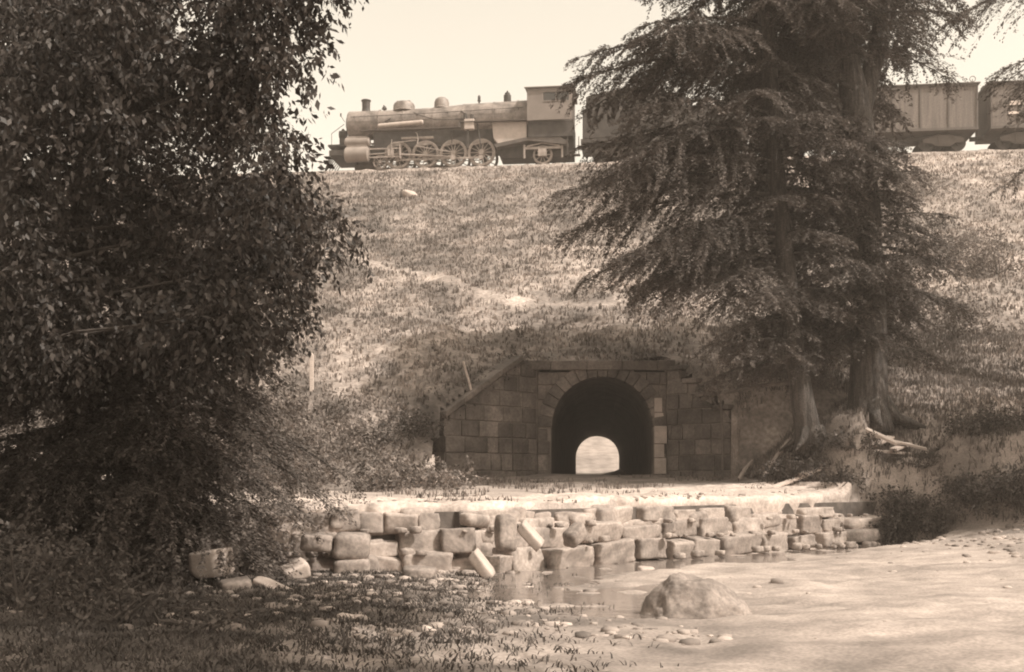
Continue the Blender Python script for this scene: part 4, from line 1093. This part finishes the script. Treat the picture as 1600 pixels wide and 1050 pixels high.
# cylinders
for s in (-1, 1):
    mb = MB().tube([(.05, s * 1.22, .78), (.1, s * 1.22, .78), (1.42, s * 1.22, .78), (1.47, s * 1.22, .78)], [.36, .43, .43, .36], 24)
    mb.tube([(.0, s * 1.1, 1.55), (.08, s * 1.1, 1.55), (1.45, s * 1.1, 1.55), (1.52, s * 1.1, 1.55)], [.2, .28, .28, .2], 20)
    mb.bb(.15, 1.37, s * .6, s * 1.3, .9, 1.85)
    lw('cylinder', mb, 'cyl', smooth=True)
# wheels
def wheel(cx, rr, s, ns, parent=L, m='motion', cw_=True, name='driving_wheel', hub=.14):
    y0, y1 = (s * .72, s * .86)
    w_ = empty(name, (cx, 0, rr)); w_.parent = parent
    MB().disc_y((0, 0), rr * .90, rr, y0, y1, 36).disc_y((0, 0), rr, rr + .03, s * .70, s * .735, 36).build('tyre', M['motion'], w_, smooth=True)
    mb = MB().disc_y((0, 0), 0, hub, y0 + s * .01, y1 + s * .03, 20).disc_y((0, 0), rr * .82, rr * .90, y0 + s * .01, y1 - s * .02, 36)
    for k in range(ns):
        a = 2 * math.pi * k / ns; mb.tube([(hub * .9 * math.cos(a), s * .79, hub * .9 * math.sin(a)), (rr * .84 * math.cos(a), s * .79, rr * .84 * math.sin(a))], [.035, .026], 6)
    if cw_:
        mb.prism_y([(rr * .83 * math.cos(a), rr * .83 * math.sin(a)) for a in np.linspace(R(60), R(140), 9)], s * .73, s * .85)
        mb.disc_y((0, -.33), 0, .12, y0, s * .95, 16)
    mb.build('spoked_centre', M[m], w_, smooth=True)
    return w_
DR = .80; DC = [3.35, 5.03, 6.72, 8.40]
DC = [4.0, 5.62, 7.24, 8.86]; DC = [3.42, 5.05, 6.68, 8.30]
off_last = lx(760) - .0
DC = [off_last - 1.66 * k for k in (3, 2, 1, 0)]
for s in (-1, 1):
    for c in DC: wheel(c, DR, s, 14)
    wheel(2.05, .42, s, 8, cw_=False, name='pilot_wheel', hub=.1)
    wheel(11.7, .55, s, 10, cw_=False, name='trailing_wheel', hub=.12)
    # rods
    mb = MB().bb(DC[0] - .15, DC[-1] + .15, s * .93 - .03, s * .93 + .03, .41, .53)
    for c in DC: mb.disc_y((c, .47), 0, .13, s * .89, s * .99, 14)
    lw('side_rod', mb, 'motion')
    mr_ = MB().tube([(2.75, s * 1.06, .80), (DC[2], s * 1.06, .50)], [.06, .075], 6).disc_y((DC[2], .48), 0, .16, s * 1.0, s * 1.12, 16); lw('main_rod', mr_, 'motion')
    mb = MB().bb(1.5, 3.3, s * 1.2 - .05, s * 1.2 + .05, 1.05, 1.12).bb(1.5, 3.3, s * 1.2 - .05, s * 1.2 + .05, .56, .63).bb(2.6, 2.95, s * 1.2 - .07, s * 1.2 + .07, .64, 1.04).bb(3.3, 3.36, s * 1.3, s * .6, .5, 1.35).tube([(1.45, s * 1.2, .78), (2.7, s * 1.2, .82)], .035, 8)
    lw('crosshead_guide', mb, 'motion')
    mb = MB().tube([(2.8, s * 1.28, 1.35), (4.3, s * 1.28, 1.5)], .03, 6).tube([(2.8, s * 1.28, .7), (2.85, s * 1.28, 1.6)], .028, 6)
    ap = [(4.25 + .16 * math.cos(a), 1.55 + .42 * math.sin(a)) for a in np.linspace(R(-80), R(80), 9)]
    mb.tube([(x, s * 1.28, z) for x, z in ap], .035, 6).tube([(4.3, s * 1.28, 1.15), (DC[2], s * 1.2, .75)], .03, 6).bb(3.4, 5.3, s * 1.0, s * 1.18, 1.62, 1.74)
    lw('valve_gear', mb, 'motion')
    mb = MB().bb(10.6, 12.9, s * .95, s * 1.03, .82, .96).bb(10.6, 10.7, s * .94, s * 1.04, .3, 1.1).bb(12.8, 12.9, s * .94, s * 1.04, .3, 1.1).bb(11.45, 11.95, s * .9, s * 1.1, .4, .82)
    mb.tube([(10.8, s * 1.05, .98), (11.7, s * 1.05, 1.16), (12.7, s * 1.05, .98)], .04, 6)
    lw('trailing_truck', mb, 'motion')
for s in (-1, 1):
    for c in DC: lw('spring_hanger', MB().bb(c - .5, c + .5, s * .58, s * .66, 1.3, 1.42).bb(c - .14, c + .14, s * .56, s * .68, .6, 1.35), 'iron')
mb = MB().bb(13.1, 13.9, -1.3, -.9, .35, .39).bb(13.1, 13.9, .9, 1.3, .35, .39).bb(13.15, 13.2, -1.25, -1.2, .35, 1.4).bb(13.8, 13.85, -1.25, -1.2, .35, 1.4)
lw('cab_step', mb, 'boxtrim')

def truck(parent, cx, wb=1.7, rr=.42):
    t = empty('truck', (cx, 0, 0)); t.parent = parent
    mb = MB()
    for s in (-1, 1):
        mb.prism_y([(-wb / 2 - .25, .62), (-.35, .86), (.35, .86), (wb / 2 + .25, .62), (wb / 2 + .25, .42), (wb / 2 - .2, .4), (.35, .22), (-.35, .22), (-wb / 2 + .2, .4), (-wb / 2 - .25, .42)], s * .98, s * 1.08)
        mb.bb(-.3, .3, s * .9, s * 1.12, .3, .8)
    mb.bb(-.2, .2, -.95, .95, .4, .85)
    mb.build('side_frame', M['boxtrim'], t)
    for dx in (-wb / 2, wb / 2):
        mb = MB()
        for s in (-1, 1): mb.disc_y((dx, rr), 0, rr, s * .70, s * .83, 24).disc_y((dx, rr), 0, rr * .3, s * .83, s * .9, 12)
        mb.tube([(dx, -.7, rr), (dx, .7, rr)], .06, 8)
        mb.build('wheelset', M['iron'], t)
# tender
T = empty('locomotive_tender', trk(loco_x0 + 13.95, 0, 0), TA); tag(T, 'dark coal tender coupled behind the locomotive, half hidden by hemlock boughs', 'tender')
MB().bb(0, 9.3, -1.4, 1.4, .95, 1.2).build('frame', M['iron'], T)
MB().bb(.1, 9.25, -1.42, 1.42, 1.2, 2.9).build('tank', M['iron'], T, bevel=.05)
MB().prism_y([(.3, 2.85), (5.6, 2.85), (5.6, 3.6), (5.2, 3.72), (.6, 3.72), (.3, 3.6)], -1.4, 1.4).build('coal_bunker', M['iron'], T)
v, f = rock_mesh((5.0, 2.6, 1.3), 55, 3, .1, 12); me = np_mesh('coal_load', v, f); o = link('coal_load', me, M['coal'], T); o.location = (2.9, 0, 3.6)
MB().bb(6.6, 7.5, -.5, .5, 2.88, 3.2).tube([(8.7, -1.3, 1.2), (8.7, -1.3, 3.3)], .03, 6).build('water_hatch', M['boxtrim'], T)
truck(T, 1.9); truck(T, 7.0)

# boxcars
def boxcar(x0, Lc, label, lettering):
    b = empty('boxcar', trk(x0, 0, 0), TA); tag(b, label, 'boxcar', 'boxcars coupled behind the tender')
    MB().bb(0, Lc, -1.42, 1.42, 1.12, 3.5).build('body', M['box'], b)
    mb = MB().bb(-.05, Lc + .05, -1.5, 1.5, .98, 1.119)
    for k in range(9):
        x = Lc * k / 8; mb.bb(x - .04, x + .04, -1.47, -1.421, 1.12, 3.5).bb(x - .04, x + .04, 1.421, 1.47, 1.12, 3.5)
    mb.bb(-.04, Lc + .04, -1.47, -1.421, 3.38, 3.501)
    for xx in (-.07, Lc + .03): mb.bb(xx, xx + .04, -1.2, -1.12, 1.0, 3.55).bb(xx, xx + .04, 1.12, 1.2, 1.0, 3.55)
    mb.build('steel_frame', M['boxtrim'], b)
    MB().prism_y([(-.15, 3.51), (Lc + .15, 3.51), (Lc + .15, 3.57), (-.15, 3.57)], -1.55, 1.55).bb(-.1, Lc + .1, -.7, .7, 3.57, 3.70).bb(-.1, Lc + .1, -.25, .25, 3.74, 3.78).build('roof', M['boxtrim'], b)
    d = MB().bb(Lc / 2 - .95, Lc / 2 + .95, -1.52, -1.48, 1.2, 3.3).build('door', M['box'], b)
    MB().bb(Lc / 2 - 1.9, Lc / 2 + 1.9, -1.56, -1.521, 3.31, 3.37).bb(Lc / 2 - .8, Lc / 2 - .75, -1.56, -1.521, 2.2, 2.6).build('door_track', M['boxtrim'], d)
    mb = MB()
    for k in range(6): mb.tube([(.15, -1.55, 1.3 + k * .36), (.6, -1.55, 1.3 + k * .36)], .015, 5)
    mb.tube([(Lc - .1, -.9, 1.2), (Lc - .1, -.9, 3.95)], .02, 6).disc_y((Lc - .1, 3.95), .14, .17, -.93, -.9, 16)
    mb.build('ladder', M['boxtrim'], b)
    mb = MB().bb(1.5, Lc - 1.5, -.3, .3, .7, .98).bb(-.35, 0, -.12, .12, .75, .95).bb(Lc, Lc + .35, -.12, .12, .75, .95).tube([(1.5, -1.2, .98), (3.4, -1.2, .55), (Lc - 3.4, -1.2, .55), (Lc - 1.5, -1.2, .98)], .025, 6)
    mb.build('underframe', M['iron'], b)
    for (a, c, zz, hh) in lettering: MB().bb(a, c, -1.475, -1.471, zz, zz + hh).build('faded_lettering', M['letter'], b)
    truck(b, 1.7); truck(b, Lc - 1.7)
    return b
bx1 = (1172 - 548) * K * .99
boxcar(loco_x0 + 23.75, 12.1, 'boxcar behind the tender, mostly hidden by the two hemlocks', [])
boxcar(loco_x0 + 36.6, 12.1, 'boxcar at the right edge with a faded pale patch on its side', [(.95, 1.75, 2.25, .22), (.9, 1.5, 1.75, .14)])
print('VERTS', sum(len(o.data.vertices) for o in SC.objects if o.type == 'MESH'))

# ------------------------------------------------------------ thin haze, added to lift the dark tones
hz = MB().bb(-262, 262, -202, 322, -4.5, 32).build('added_haze', None)
hz.data.materials.clear()
hm = bpy.data.materials.new('shadow_lift_haze'); hm.use_nodes = True; ht = hm.node_tree; ht.nodes.clear()
ho = ht.nodes.new('ShaderNodeOutputMaterial'); hv = ht.nodes.new('ShaderNodeVolumePrincipled')
hv.inputs['Color'].default_value = (.98, .86, .76, 1); hv.inputs['Density'].default_value = .0015; hv.inputs['Anisotropy'].default_value = .2
ht.links.new(hv.outputs[0], ho.inputs['Volume']); hz.data.materials.append(hm); hz['kind'] = 'stuff'
